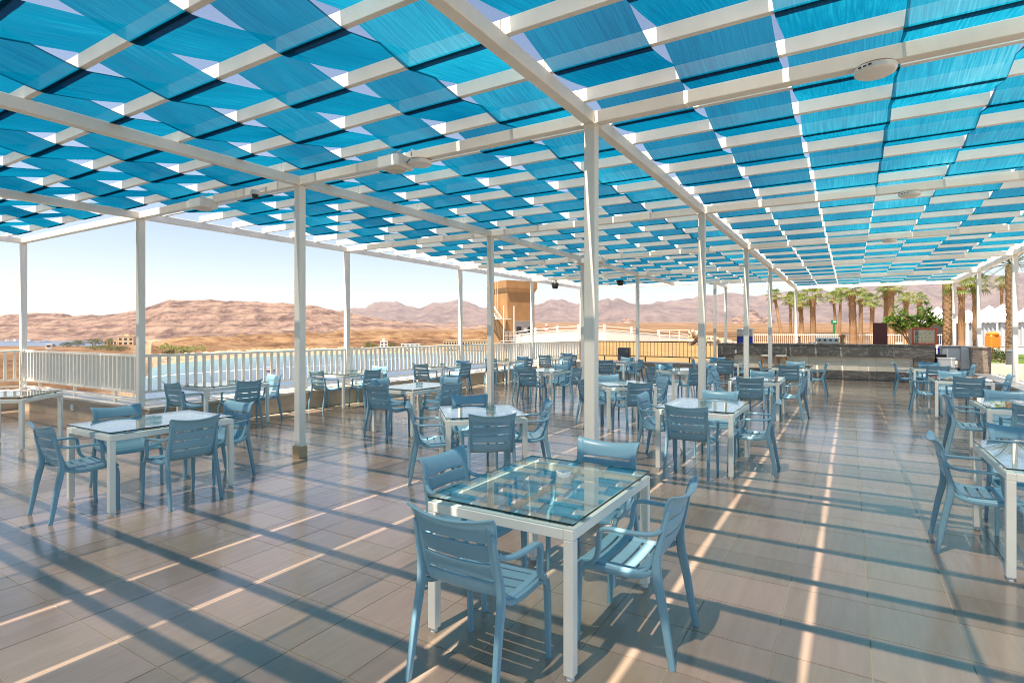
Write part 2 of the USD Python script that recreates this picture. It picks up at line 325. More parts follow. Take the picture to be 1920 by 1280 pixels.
for t in tiles[300:]: tile_mesh(mb, *t[1:])
put(fl, 'tile_field', mb, 'floor_tile_far', kind='stuff', label='the farther floor tiles')

# ------------------------------------------------------------------ pergola
ZB, BH, BW, SH, ST = 3.574, .116, .10, .115, .048     # beam underside, beam height and width, slat height and thickness
ZT = ZB + BH
pg = thing('pergola', 'cream painted steel pergola with many slats over the whole terrace', 'pergola')
def column(x, y, z0=0.0, foot=False, w=.105):
    p = put(pg, 'column', MB().box((x - w / 2, y - w / 2, z0), (x + w / 2, y + w / 2, ZB - .002), .006), 'frame_paint')
    if foot:
        put(p, 'column_foot', MB().box((x - .068, y - .068, .001), (x + .068, y + .068, .155), .004), 'foot_wood')
for k in range(-2, 4):
    column(RX, RY + DY * k, 0, k >= 0); column(RX - DX, RY + DY * k, 0, k >= 0)
for k in range(0, 5): column(RX - 2 * DX, RY + DY * k, .402)
for k in range(-2, 1): column(ROW4, RY + DY * k, .402)
for k in range(0, 5): column(ROW0, RY + DY * k, .402)
YE, YR = RY + 4 * DY, 28.0                              # main rear edge, rear edge of the part over the bar
column(-4.57, YE, 0); column(-4.57, 25.3, 0); column(RX, YR, 0); column(ROW0, YR, .402)
def beam(x0, y0, x1, y1, z=ZB, h=BH, name='beam', w=BW):
    put(pg, name, MB().bar((x0, y0, z + h / 2), (x1, y1, z + h / 2), w, h, .005), 'frame_paint')
YS = RY - 3 * DY
for x, ye in ((RX, YR), (RX - DX, YE), (RX - 2 * DX, YE), (ROW0, YR)): beam(x, YS, x, ye)
beam(ROW4, YS, ROW4, RY + .05); beam(-4.57, YE + .05, -4.57, 25.35)
rows = [ROW0, RX, RX - DX, RX - 2 * DX]
for k in range(-3, 5):
    y = RY + DY * k
    for a, b in zip(rows[:-1], rows[1:]): beam(b + BW / 2 + .001, y, a - BW / 2 - .001, y, ZB + .002, BH - .004, 'cross_beam')
    if k <= 0: beam(ROW4 + BW / 2 + .001, y, rows[3] - BW / 2 - .001, y, ZB + .002, BH - .004, 'cross_beam')
for k in range(-1, 5):                                  # welded splice collars on the cross beams
    y = RY + DY * k
    for a, b in zip(rows[:-1], rows[1:]):
        for q in (.16, .72):
            x = b + (a - b) * q + rng.uniform(-.2, .2); put(pg, 'splice_collar', MB().box((x - .012, y - BW / 2 - .004, ZB - .002), (x + .012, y + BW / 2 + .004, ZB + BH - .001), .002), 'frame_paint')
for x, y in [(RX, RY + DY * k) for k in range(4)] + [(RX - DX, RY + DY * k) for k in range(4)]:
    put(pg, 'cap_plate', MB().box((x - .075, y - .075, ZB - .012), (x + .075, y + .075, ZB - .0025), .002), 'frame_paint')
beam(RX + BW / 2 + .001, YR, ROW0 - BW / 2 - .001, YR, ZB + .002, BH - .004, 'cross_beam')
beam(-4.57 + .051, 25.3, RX - .051, 25.3, ZB + .002, BH - .004, 'cross_beam')
slat_y = []                                             # (n, y) of every slat
for k in range(-3, 5):
    for j in range(7):
        y = RY + DY * k + .37 + .651 * j + .024
        if y < YR - .1: slat_y.append((7 * k + j, y))
for n, y in slat_y:
    spans = [(RX - .005, ROW0 + .03)] if y > YE else [(a, b) for a, b in ((RX + .003, ROW0 + .05), (RX - DX + .003, RX - .003), (RX - 2 * DX - .05, RX - DX - .003))]
    if y > YE and y < 25.3: spans.append((-4.6, RX - .011))
    if y < RY: spans[-1] = (RX - 2 * DX + .003, RX - DX - .003); spans.append((ROW4 - .05, RX - 2 * DX - .003))
    for a, b in spans:
        if rng.random() < 0: continue
        put(pg, 'slat', MB().box((a, y - ST / 2, ZT + .002), (b, y + ST / 2, ZT + SH), .003), 'frame_paint')

# ------------------------------------------------------------------ shade cloth woven through the slats
right = [-1.97, -1.19, -.43, .32, 1.07, 1.82, 2.57, 3.36]
left = [-2.15, -2.91, -3.58, -4.34] + [-4.34 - .755 * i for i in range(1, 15)]
gaps = {-.43: .036, -1.19: .038, -3.58: .032, -4.34: .032, -2.91: -.03, .32: -.03, 1.07: -.02, 1.82: -.01, 2.57: .01}
def gap(x): 
    if x not in gaps: gaps[x] = float(rng.choice([-.035, -.03, -.025, -.015, -.01, .01]))
    return gaps[x]
strips = [(s, right[s], right[s + 1]) for s in range(7)] + [(-1 - i, left[i + 1], left[i]) for i in range(len(left) - 1)]
ORD = ['first', 'second', 'third', 'fourth', 'fifth', 'sixth', 'seventh', 'eighth']
def strip_label(s, xl, xr):
    c = (xl + xr) / 2
    if c > RX: return f'blue woven shade strip, {ORD[s]} to the right of the centre roof beam'
    for r, w in ((RX, 'centre roof beam'), (RX - DX, 'second roof beam'), (RX - 2 * DX, 'sea side roof beam')):
        k = sum(1 for _, a, b in strips if c < (a + b) / 2 < r)
        if r - DX * (1 if r > -9 else 3) < c < r: return f'blue woven shade strip, {ORD[k]} to the left of the {w}'
for s, xl, xr in strips:
    if xr < -15.0: continue
    yend = YE if xr < -4.6 else (25.2 if xr < RX - .02 else YR)
    if xl < RX - 2 * DX: yend = RY
    sl = [(n, y) for n, y in slat_y if y < yend]
    path = []
    zo, zu = ZT + SH + .006, ZT - .006
    for n, y in sl:
        z = zu if (n + s) % 2 == 0 else zo
        path += [(y - ST / 2 - .006, z), (y + ST / 2 + .006, z)]
    ys, zs = [path[0][0]], [path[0][1]]
    for (y0, z0), (y1, z1) in zip(path[:-1], path[1:]):
        m = 2 if y1 - y0 < .1 else 9
        for q in range(1, m + 1):
            w = q / m; ys.append(y0 + (y1 - y0) * w); zs.append(z0 + (z1 - z0) * w - (.005 * math.sin(math.pi * w) if m > 2 else 0))
    ys, zs = np.array(ys), np.array(zs); ncol = 15
    tt = np.linspace(0, 1, ncol)
    il, ir = gap(xl) / 2, gap(xr) / 2
    wob = lambda seed: .006 * (noise(np.stack([ys * .9, ys * 0 + seed, ys * 0], -1)) - .5) * 2
    a, b = xl + il + wob(s * 3.1 + 50), xr - ir + wob(s * 5.7 + 90)
    if xl == .32: a = a + .036 * np.clip((ys - 10) / .5, 0, 1)
    if xl == 1.07: a = a + .02 * np.clip((ys - 11) / .5, 0, 1)
    mid = np.minimum(1, np.abs(zs - (zo + zu) / 2) / (zo - zu) * 2)             # 1 at the slats, 0 halfway
    pinch = .002 * (1 - mid)
    X = (a + pinch)[:, None] + (b - a - 2 * pinch)[:, None] * tt
    crease = (fbm(np.stack([X * 9 + s * 7.7, np.repeat(ys[:, None], ncol, 1) * .8, X * 0], -1), 3) - .5) * (.016 if xr > RX else .034) * (1 - mid[:, None] * .96)
    edge = -.004 * (np.abs(tt * 2 - 1) ** 3)[None] * (1 - mid[:, None])
    Z = zs[:, None] + crease + edge
    P = np.stack([X, np.repeat(ys[:, None], ncol, 1), Z], -1)
    put(None, 'shade_strip', MB().grid(P), 'shade_cloth', True, label=strip_label(s, xl, xr), category='shade cloth', group='blue shade cloth strips woven through the pergola')

# ------------------------------------------------------------------ parapets and railings
def parapet(label, x0, y0, x1, y1, axis, inner, piece=.62):
    """Low wall: core, cladding slabs on the inner face and coping slabs."""
    w = thing('parapet_wall', label, 'low wall')
    put(w, 'wall_core', MB().box((x0 + .02, y0 + .02, -.2), (x1 - .02, y1 - .02, .352)), 'cladding_stone')
    L = (y1 - y0) if axis == 'y' else (x1 - x0); m = max(1, round(L / piece)); st = L / m
    for k in range(m):
        a, b = k * st + .0015, (k + 1) * st - .0015
        if axis == 'y':
            lo, hi = (inner - .012, y0 + a, .0), (inner + .012, y0 + b, .353)
            c0, c1 = (x0 - .03, y0 + a, .353), (x1 + .03, y0 + b, .40)
        else:
            lo, hi = (x0 + a, inner - .012, .0), (x0 + b, inner + .012, .353)
            c0, c1 = (x0 + a, y0 - .03, .353), (x0 + b, y1 + .03, .40)
        put(w, 'cladding_slab', MB().box(lo, hi, .002), 'cladding_stone'); put(w, 'coping_slab', MB().box(c0, c1, .006), 'coping_stone')
    return w
YB = 23.3
parapet('long low stone parapet with pale coping under the white sea railing', -10.62, 4.75, WALL_IN, YB, 'y', WALL_IN)
pw = parapet('low stone parapet behind the empty left table with a socket in it', -15.6, 4.72, -10.66, 5.3, 'x', 4.72)
put(pw, 'socket', MB().box((-12.72, 4.695, .16), (-12.60, 4.708, .27), .004).box((-12.685, 4.690, .195), (-12.635, 4.696, .235), .003), 'white_plastic', label='small white wall socket')
parapet('low stone parapet at the far left edge of the terrace', -15.7, -9.0, -15.2, 4.68, 'y', -15.2)
parapet('low stone parapet beside the garden on the right', 3.22, -2.0, 3.75, 21.6, 'y', 3.22)
parapet('low stone parapet under the dark railing at the back', -9.92, 22.95, -4.75, YB + .1, 'x', 22.95)

def railing(name, label, p0, p1, matname, pitch=.158, top=1.262, bw=.042, bt=.055, lower=True, rail_w=.06):
    p0, p1 = np.array(p0, float), np.array(p1, float); L = np.linalg.norm(p1 - p0); x = (p1 - p0) / L
    r = thing(name, label, 'railing', (p0[0], p0[1], 0), math.degrees(math.atan2(x[1], x[0])))
    put(r, 'top_rail', MB().box((0, -rail_w / 2, top - .045), (L, rail_w / 2, top), .006), matname)
    put(r, 'bottom_rail', MB().box((0, -.025, .60), (L, .025, .64), .004), matname)
    if lower: put(r, 'lower_bar', MB().box((0, -.02, .465), (L, .02, .50), .004), matname)
    m = int(L / pitch); off = (L - (m - 1) * pitch) / 2
    for k in range(m):
        c = off + k * pitch
        put(r, 'baluster', MB().box((c - bw / 2, -bt / 2, .64), (c + bw / 2, bt / 2, top - .045), .004), matname)
    for k in range(max(1, int(L / 1.5))):
        c = L * (k + .5) / max(1, int(L / 1.5))
        put(r, 'post', MB().box((c - .02, -.022, .40), (c + .02, .022, .60), .003), matname)
    return r
XR3 = RX - 2 * DX
names = ['between the parapet corner and the second sea side column', 'between the second and third sea side columns', 'between the third and fourth sea side columns', 'at the far end of the sea side']
for k in range(4): railing('white_railing', 'white slatted railing ' + names[k], (XR3, RY + DY * k + .06), (XR3, RY + DY * (k + 1) - .06 if k < 3 else 22.9), 'white_rail')
railing('white_railing', 'white slatted railing behind the empty left table', (ROW4 + .06, RY), (XR3 - .06, RY), 'white_rail')
railing('white_railing', 'white slatted railing at the far left edge of the picture', (ROW4, -6.0), (ROW4, RY - .06), 'white_rail')
railing('dark_railing', 'dark brown railing in front of the yellow sand at the back', (XR3 + .2, YE + .02), (-4.65, YE + .02), 'dark_rail', .152, 1.262, .018, .018, False, .04)
put(None, 'corner_post', MB().box((XR3 - .06, 22.92, .40), (XR3 + .10, 23.1, 1.30), .01), 'rust_wood', label='rust brown post where the white and dark railings meet', category='post')

# ------------------------------------------------------------------ chairs
ctrl = np.array([(-.272, .822), (-.246, .814), (-.226, .788), (-.211, .74), (-.193, .66), (-.173, .58), (-.152, .51), (-.128, .463), (-.088, .436), (-.03, .427), (.06, .429), (.15, .436), (.215, .438), (.252, .426), (.266, .400)])
cl = np.r_[0, np.cumsum(np.linalg.norm(np.diff(ctrl, axis=0), axis=1))]
spl = CubicSpline(cl, ctrl); UL = cl[-1]
uu = np.linspace(0, UL, 600); zz = spl(uu)
def u_at_z(z): k = np.argmax(zz[:330, 1] < z); return uu[k]
def u_at_y(y): k = 200 + np.argmax(zz[200:, 0] > y); return uu[k]
def chair_pt(u, v):
    u, v = np.broadcast_arrays(np.asarray(u, float), np.asarray(v, float)); p = spl(u)
    back = np.clip((.40 - u) / .14, 0, 1); back = back * back * (3 - 2 * back); lip = np.clip(1 - u / .13, 0, 1)
    hw = .222 + .014 * lip + .006 * (1 - back)
    y = p[..., 0] - .030 * (1 - v ** 2) * back + .004 * lip; z = p[..., 1] + .030 * (v ** 2 - .35) * lip - .010 * (1 - v ** 2) * (1 - back)
    return np.stack([v * hw, y, z], -1)
def shell(mb, u0, u1, v0, v1, t, nu, nv):
    e = .004
    us = np.r_[u0, u0 + e, np.linspace(u0, u1, nu)[1:-1], u1 - e, u1]; vs = np.r_[v0, v0 + e / .23, np.linspace(v0, v1, nv)[1:-1], v1 - e / .23, v1]
    U, V = np.meshgrid(us, vs, indexing='ij'); h = 1e-4
    P = chair_pt(U, V); du = chair_pt(np.clip(U + h, 0, UL), V) - chair_pt(np.clip(U - h, 0, UL), V); dv = chair_pt(U, V + h) - chair_pt(U, V - h)
    N = np.cross(dv, du); N /= np.linalg.norm(N, axis=-1, keepdims=True)
    T = np.full(U.shape, t / 2); T[[0, -1]] *= .45; T[:, [0, -1]] *= .45
    A, B = P + N * T[..., None], P - N * T[..., None]; m, n = U.shape
    i = np.arange(m * n).reshape(m, n); o = m * n
    q = np.stack([i[:-1, :-1], i[:-1, 1:], i[1:, 1:], i[1:, :-1]], -1).reshape(-1, 4)
    ring = np.r_[i[0], i[1:, -1], i[-1, -2::-1], i[-2:0:-1, 0]]; nx = np.roll(ring, -1)
    side = np.stack([ring, ring + o, nx + o, nx], -1)
    f = np.vstack([q[:, ::-1], q + o, side[:, ::-1]])
    return mb.add(np.vstack([A.reshape(-1, 3), B.reshape(-1, 3)]), f)
def spline(pts, m):
    pts = np.asarray(pts, float); s = np.r_[0, np.cumsum(np.linalg.norm(np.diff(pts, axis=0), axis=1))]
    return CubicSpline(s, pts)(np.linspace(0, s[-1], m)), s
def sweep_spline(mb, pts, a, b, m=16, up=(1, 0, 0), n=8, power=4.):
    P, s = spline(pts, m); q = np.linspace(0, s[-1], m)
    return mb.sweep(P, np.interp(q, s, a) if np.ndim(a) else a, np.interp(q, s, b) if np.ndim(b) else b, n, up, power)
def build_chair(label, group):
    c = thing('plastic_armchair', label, 'chair', group=group)
    us = [0.0, u_at_z(.712), u_at_z(.622), u_at_z(.535), u_at_y(-.045)]
    k = .0065
    br = part(c, 'backrest')
    for v0 in (-1.0, .83): put(br, 'stile', shell(MB(), .03, us[4] - .03, v0, v0 + .17, .019, 14, 3), 'chair_plastic', 60)
    put(br, 'slat', shell(MB(), 0, us[1] - k, -1.03, 1.03, .012, 9, 13), 'chair_plastic', 60)
    put(br, 'slat', shell(MB(), us[1] + k, us[2] - k, -.86, .86, .012, 5, 11), 'chair_plastic', 60)
    put(br, 'slat', shell(MB(), us[2] + k, us[3] - k, -.86, .86, .012, 5, 11), 'chair_plastic', 60)
    put(br, 'slat', shell(MB(), us[3] + k, us[4] - k, -.86, .86, .012, 9, 11), 'chair_plastic', 60)
    s0 = us[4]
    se = part(c, 'seat')
    for v0 in (-1.0, .83): put(se, 'side_rail', shell(MB(), s0 - .03, UL, v0, v0 + .17, .019, 9, 3), 'chair_plastic', 60)
    e = [s0, u_at_y(.03), u_at_y(.105), u_at_y(.18), UL]
    for a, b in zip(e[:-1], e[1:]): put(se, 'slat', shell(MB(), a + k, b - (k if b < UL else 0), -.86, .86, .012, 6, 11), 'chair_plastic', 60)
    for s in (-1, 1):
        put(c, 'armrest', sweep_spline(MB(), [(.226 * s, -.196, .668), (.240 * s, -.17, .650), (.262 * s, -.10, .642), (.270 * s, .00, .641), (.272 * s, .07, .640), (.272 * s, .105, .626), (.271 * s, .117, .585), (.266 * s, .122, .53), (.260 * s, .135, .475), (.252 * s, .17, .440), (.243 * s, .21, .428)], [.012, .015, .018, .019, .019, .017, .016, .016, .016, .015, .012], [.014, .011, .010, .010, .010, .012, .013, .013, .013, .013, .012], 26), 'chair_plastic', 50)
    for s in (-1, 1):   # rear leg, front leg with the side rail of the seat
        put(c, 'leg', sweep_spline(MB(), [(.220 * s, -.228, .765), (.223 * s, -.205, .66), (.226 * s, -.182, .56), (.229 * s, -.172, .47), (.232 * s, -.190, .36), (.237 * s, -.222, .19), (.242 * s, -.256, .0)], [.008, .012, .014, .017, .016, .015, .013], [.008, .013, .017, .024, .023, .020, .016], 18), 'chair_plastic', 50)
        put(c, 'leg', sweep_spline(MB(), [(.230 * s, -.165, .465), (.232 * s, -.10, .424), (.234 * s, .0, .413), (.236 * s, .12, .417), (.237 * s, .195, .415), (.239 * s, .234, .392), (.240 * s, .246, .345), (.241 * s, .250, .24), (.242 * s, .258, .0)], [.010, .012, .012, .012, .013, .014, .015, .015, .013], [.010, .015, .017, .017, .018, .020, .021, .019, .015], 26), 'chair_plastic', 50)
    return c
chair0 = None
def chair(x, y, rz, label, group):
    global chair0
    if chair0 is None:
        chair0 = build_chair(label, group); p = stage.GetPrimAtPath(chair0)
        p.GetAttribute('xformOp:translate').Set(Gf.Vec3d(x, y, 0)); p.GetAttribute('xformOp:rotateZ').Set(float(rz))
    else: thing('plastic_armchair', label, 'chair', (x, y, 0), rz, ref=chair0, group=group)

# ------------------------------------------------------------------ tables
protos = {}
def build_table(label, w, l):
    t = thing('glass_table', label, 'table')
    a, b, s, zt = w / 2, l / 2, .052, .716
    for sx in (-1, 1):
        for sy in (-1, 1):
            x, y = sx * (a - s / 2), sy * (b - s / 2)
            g = put(t, 'leg', MB().box((x - s / 2, y - s / 2, .022), (x + s / 2, y + s / 2, zt - s), .003), 'table_paint')
            put(g, 'foot', MB().lathe([(0, .0), (.021, .0), (.022, .004), (.017, .012), (.015, .022), (0, .022)], 12, (x, y, 0)), 'white_plastic')
    for sx in (-1, 1): put(t, 'frame_rail', MB().box((sx * (a - s / 2) - s / 2, -b, zt - s + .0008), (sx * (a - s / 2) + s / 2, b, zt), .003), 'table_paint')
    for sy in (-1, 1): put(t, 'frame_rail', MB().box((-a + s + .0005, sy * (b - s / 2) - s / 2, zt - s + .0008), (a - s - .0005, sy * (b - s / 2) + s / 2, zt - .001), .003), 'table_paint')
    z0, z1 = zt + .022, zt + .032
    g = put(t, 'glass_top', MB().box((-a + .004, -b + .004, z0), (a - .004, b - .004, z1)), 'table_glass')
    m = MB(); e = .0035
    m.box((-a, -b, z0), (a, -b + e, z1)).box((-a, b - e, z0), (a, b, z1)).box((-a, -b + e, z0), (-a + e, b - e, z1)).box((a - e, -b + e, z0), (a, b - e, z1))
    put(g, 'glass_edge', m, 'glass_edge')
    for sx in (-1, 1):
        for y in (-b + .16, b - .16): put(t, 'standoff', MB().lathe([(0, zt), (.012, zt), (.012, zt + .006), (.018, zt + .008), (.018, z0 - .0005), (0, z0 - .0005)], 12, (sx * (a - s / 2), y, 0)), 'metal_grey')
    return t
def table(x, y, rz, label, w=.88, l=1.18):
    if (w, l) not in protos:
        protos[(w, l)] = t = build_table(label, w, l); p = stage.GetPrimAtPath(t)
        p.GetAttribute('xformOp:translate').Set(Gf.Vec3d(x, y, 0)); p.GetAttribute('xformOp:rotateZ').Set(float(rz))
    else: thing('glass_table', label, 'table', (x, y, 0), rz, ref=protos[(w, l)])
ash0 = {}
def ashtray(x, y, label, glass):
    z = .7485
    if glass not in ash0:
        a = ash0[glass] = thing('ashtray', label, 'ashtray', (x, y, z), 20)
        if glass:
            put(a, 'bowl', MB().box((-.055, -.055, 0), (.055, .055, .012), .004).box((-.055, -.055, .012), (.055, -.040, .042), .005).box((-.055, .040, .012), (.055, .055, .042), .005).box((-.055, -.04, .012), (-.04, .04, .042), .005).box((.04, -.04, .012), (.055, .04, .042), .005), 'ashtray_glass')
        else:
            m = MB().lathe([(0, 0), (.036, 0), (.043, .006), (.046, .030), (.046, .034), (.040, .034), (.036, .012), (0, .010)], 32)
            v, f = m.get(); th = np.arctan2(v[:, 1], v[:, 0]); rr = np.hypot(v[:, 0], v[:, 1])
            v[(v[:, 2] > .029) & (np.abs(np.mod(th + .26, np.pi / 2) - .26) < .12), 2] -= .008
            put(a, 'bowl', (v, f), 'ceramic_white', 40)
    else: thing('ashtray', label, 'ashtray', (x, y, z), float(rng.uniform(0, 90)), ref=ash0[glass])

TW, TLn = .88, 1.18
# place, x, y, turn, sides with a chair, ashtray
T = [
 ('the frontmost glass table', -1.55, 2.97, 0, 'NRLF', 'w'),
 ('the left front table beside the wooden column foot', -6.12, 2.98, 0, 'NLRF', 'g'),
 ('the bare table at the far left edge', -10.46, 3.12, 43, '', None),
 ('the table in the corner of the parapet', -9.47, 5.77, 0, 'NRF', 'g'),
 ('the second table along the sea railing', -9.65, 8.84, 0, 'NRF', 'g'),
 ('the table just behind the wooden column foot', -6.26, 7.19, 0, 'NRLF', 'g'),
 ('the turned table left of the centre column', -3.62, 5.27, 43, 'NRLF', 'g'),
 ('the third table along the sea railing', -9.5, 12.0, 0, 'NRF', 'g'),
 ('the fourth table along the sea railing', -9.45, 15.25, 0, 'NRF', 'g'),
 ('the middle table of the third row from the sea', -6.2, 11.78, 0, 'NRLF', 'g'),
 ('the fifth and farthest table along the sea railing', -9.35, 18.5, 0, 'NRF', None),
 ('the turned table behind the centre column', -3.45, 9.45, 41, 'NRLF', 'g'),
 ('the table right behind the frontmost one', -1.555, 7.2, 0, 'NRLF', 'g'),
 ('the table nearest the dark railing', -6.15, 16.4, 0, 'NRLF', None),
 ('the turned table halfway to the dark railing', -3.5, 13.6, 42, 'NRLF', 'g'),
 ('the table left of the bar stools', -3.4, 17.9, 20, 'NRLF', 'g'),
 ('the third table of the row behind the frontmost one', -1.54, 11.8, 0, 'NRLF', None),
 ('the table in front of the bar stools', -1.29, 16.4, 0, 'NRLF', None),
 ('the rearmost table on the right before the bar opening', 1.82, 17.85, 0, 'NRLF', None),
 ('the second rearmost table on the right side', 1.84, 13.9, 0, 'NRLF', None),
 ('the third table from the back on the right side', 1.86, 9.3, 0, 'NLRF', 'w'),
 ('the foremost table at the right edge', 1.33, 5.45, 0, 'LF', 'w'),
]
SIDE = {'N': ('near end', 0, -1, 0), 'F': ('far end', 0, 1, 180), 'R': ('right side', 1, 0, 90), 'L': ('left side', -1, 0, -90)}
for i, (name, x, y, rz, sides, ash) in enumerate(T):
    w, l = (.88, .96) if abs(rz) > 30 else (TW, TLn)
    table(x, y, rz, 'white framed glass topped table: ' + name, w, l)
    c, s = math.cos(math.radians(rz)), math.sin(math.radians(rz))
    for k in sides:
        side, ax, ay, fr = SIDE[k]
        j = (0, 0, 0) if i == 0 else (rng.normal(0, .025), rng.normal(0, .025), rng.normal(0, 3.5))
        lx, ly = ax * (w / 2 + .115) + j[0], ay * (l / 2 + .125) + j[1]
        chair(x + c * lx - s * ly, y + s * lx + c * ly, fr + rz + j[2], f'blue armchair at {side} of {name}', 'blue plastic armchairs around the glass tables')
    if ash: ashtray(x + (.02 if i == 0 else rng.uniform(-.1, .1)), y + (.17 if i == 0 else rng.uniform(-.1, .15)), ('white ceramic ashtray on ' if ash == 'w' else 'square grey glass ashtray on ') + name, ash == 'g')
# ------------------------------------------------------------------ land, water and mountains
def polar(us, ds, zf):
    U, D = np.meshgrid(us, ds, indexing='ij'); Lt = (U - 960) / FPX * D
    X, Y = Lt * C_ - D * S_, Lt * S_ + D * C_
    return np.stack([X, Y, zf(U, D, X, Y)], -1)
def nz(X, Y, s, seed, o=4): return fbm(np.stack([X / s, Y / s, X * 0 + seed * 3.7], -1), o, seed) - .5
def ridged(X, Y, s, seed, o=5):
    r = 0
    for k in range(o): r = r + .5 ** k * (1 - np.abs(2 * noise(np.stack([X / s * 2 ** k, Y / s * 2 ** k, X * 0 + 7.1 * k], -1), seed + k) - 1))
    return r / (2 - .5 ** (o - 1))
sm = lambda x, a, b: np.clip((x - a) / (b - a), 0, 1) ** 2 * (3 - 2 * np.clip((x - a) / (b - a), 0, 1))
SEA = -14.0
CREST = ([285, 300, 317, 369, 420, 455, 472, 506, 523, 553, 575, 620, 651, 703, 772, 823, 909, 960], [640, 638, 634, 631, 634, 634, 637, 629, 627, 629, 625, 624, 622, 619, 619, 620, 617, 617])
def land(U, D, X, Y):
    ds = np.interp(U, [285, 300, 380, 480, 600, 920], [240, 262, 302, 354, 388, 429]) + 14 * nz(X, Y, 60, 3)
    dn = np.interp(U, [-900, 0, 200, 250, 270, 285, 300], [40, 60, 95, 130, 180, 240, 262]) + 10 * nz(X, Y, 40, 4)
    inl = np.where(U < 292, D - dn, D - ds)
    off = np.interp(U, [-900, 175, 235, 300], [560, 570, 700, 1500]) + 60 * nz(X, Y, 150, 5)
    inl = np.minimum(inl, off - D)
    z = SEA + np.clip(inl * .05, -3, 1.6) + .5 * nz(X, Y, 30, 6) * (inl > 0)
    # low dusty land on the left, eroded near the terrace
    lf = sm(-U, -300, -200)
    z = z + lf * sm(inl, 5, 60) * (1.2 + 3.5 * np.maximum(0, nz(X, Y, 38, 8, 5) + .12) * sm(-D, -330, -200))
    zc = CAM_H + (HOR - np.interp(U, *CREST)) / FPX * 560
    t = sm(inl, 45, 185)
    dune = SEA + 1.2 + (zc - SEA - 1.2) * t ** 1.25 + (15. * (ridged(X, Y, 90, 9) - .62) + 5. * (ridged(X, Y, 28, 10) - .62)) * t * sm(-D, -620, -540)
    far = zc - 1.5 + (D - 560) * .0085 + 5 * nz(X, Y, 300, 12) * sm(D, 560, 900)
    far = np.where(D > 560, far * sm(U, 600, 690) + (zc - 1.5 - (D - 560) * .035) * (1 - sm(U, 600, 690)), far)
    hill = np.where(D < 560, dune, far)
    z = np.where((U > 285) & (inl > 45), np.maximum(z, hill), z)
    # the plateau to the right of the tower
    plain = np.interp(D, [8, 45, 60, 100, 150, 400, 900, 2500, 6000], [-4, -4, -2.6, -.6, .6, 3.6, 9.5, 40, 110]) + 1.2 * nz(X, Y, 60, 14) * sm(D, 60, 200) + 14 * nz(X, Y, 500, 15) * sm(D, 500, 1500)
    rt = sm(U, 905, 950)
    z = z * (1 - rt) + plain * rt
    return np.where(D < 34, np.minimum(z, -1.2), z)
us = np.unique(np.r_[np.arange(-900, -20, 22), np.arange(-20, 960, 3.0), np.arange(960, 2000, 6), np.arange(2000, 2900, 30)])
ds = np.r_[np.geomspace(9, 230, 46), np.arange(236, 660, 4.), np.geomspace(665, 6500, 46)]
put(None, 'terrain', MB().grid(polar(us, ds, land)), 'dune_rock', True, kind='structure')
dk = np.r_[np.geomspace(20, 1500, 60)]; uk = np.arange(-1400, 1000, 30.)
P = polar(uk, dk, lambda U, D, X, Y: SEA + 0 * D); U, D = np.meshgrid(uk, dk, indexing='ij')
shore = np.where(U < 292, np.interp(U, [-1400, 0, 200, 250, 270, 285, 300], [40, 60, 95, 130, 180, 240, 262]), np.interp(U, [285, 300, 380, 480, 600, 920], [240, 262, 302, 354, 388, 429]))
depth = np.where(U > 285, (shore - D) / 190, np.where(D > 500, 1.0, np.clip((shore - D) / 100, 0, 1)))
sea = put(None, 'sea', MB().grid(P), 'sea_water', True, kind='structure')
UsdGeom.PrimvarsAPI(stage.GetPrimAtPath(sea)).CreatePrimvar('deep', Sdf.ValueTypeNames.FloatArray, 'vertex').Set(Vt.FloatArray.FromNumpy(np.clip(depth, 0, 1).ravel().astype(np.float32)))

MESA = ([-900, -500, -200, 0, 22, 60, 118, 136, 173, 185, 223, 258, 292, 317, 343, 394, 437, 472, 523, 554, 592, 620, 660, 720, 800, 900], [560, 575, 600, 593, 589, 587, 587, 592, 590, 592, 587, 582, 572, 563, 564, 562, 565, 566, 568, 571, 574, 581, 589, 599, 606, 615])
def mesa(U, D, X, Y):
    jag = 3.2 * (fbm(np.stack([U / 16, U * 0, U * 0 + 3], -1), 5, 71) - .5)
    zc = CAM_H + (HOR - np.interp(U, *MESA) + jag) / FPX * 1500
    t = np.clip((D - 905 - 60 * nz(X, Y, 160, 20)) / 590, 0, 1.0)
    gul = ridged(X, Y, 260, 21) - .6
    prof = .42 * sm(t, 0, .75) + .30 * sm(t, .55, .86) + .28 * sm(t, .84, .99)
    led = .040 * np.sin(t * 38 + 5 * nz(X, Y, 200, 23))
    h = (zc - SEA + 2)
    z = SEA - 2 + h * np.clip(prof + led * sm(t, .1, .3) * sm(-t, -.97, -.9) + .30 * gul * sm(t, .05, .4) * sm(-t, -.99, -.8), 0, 1.0)
    z = z + (5. * nz(X, Y, 40, 25, 5) + 9. * (ridged(X, Y, 75, 27) - .62) * sm(-t, -.9, -.5)) * sm(t, .1, .9)
    return np.where(D > 1500, zc - (D - 1500) * .03, z)
put(None, 'mesa_hills', MB().grid(polar(np.r_[np.arange(-900, -40, 14.), np.arange(-40, 905, 2.5)], np.r_[np.linspace(840, 1500, 190), 1560, 1700, 2000], mesa)), 'mesa_rock', True, kind='structure')

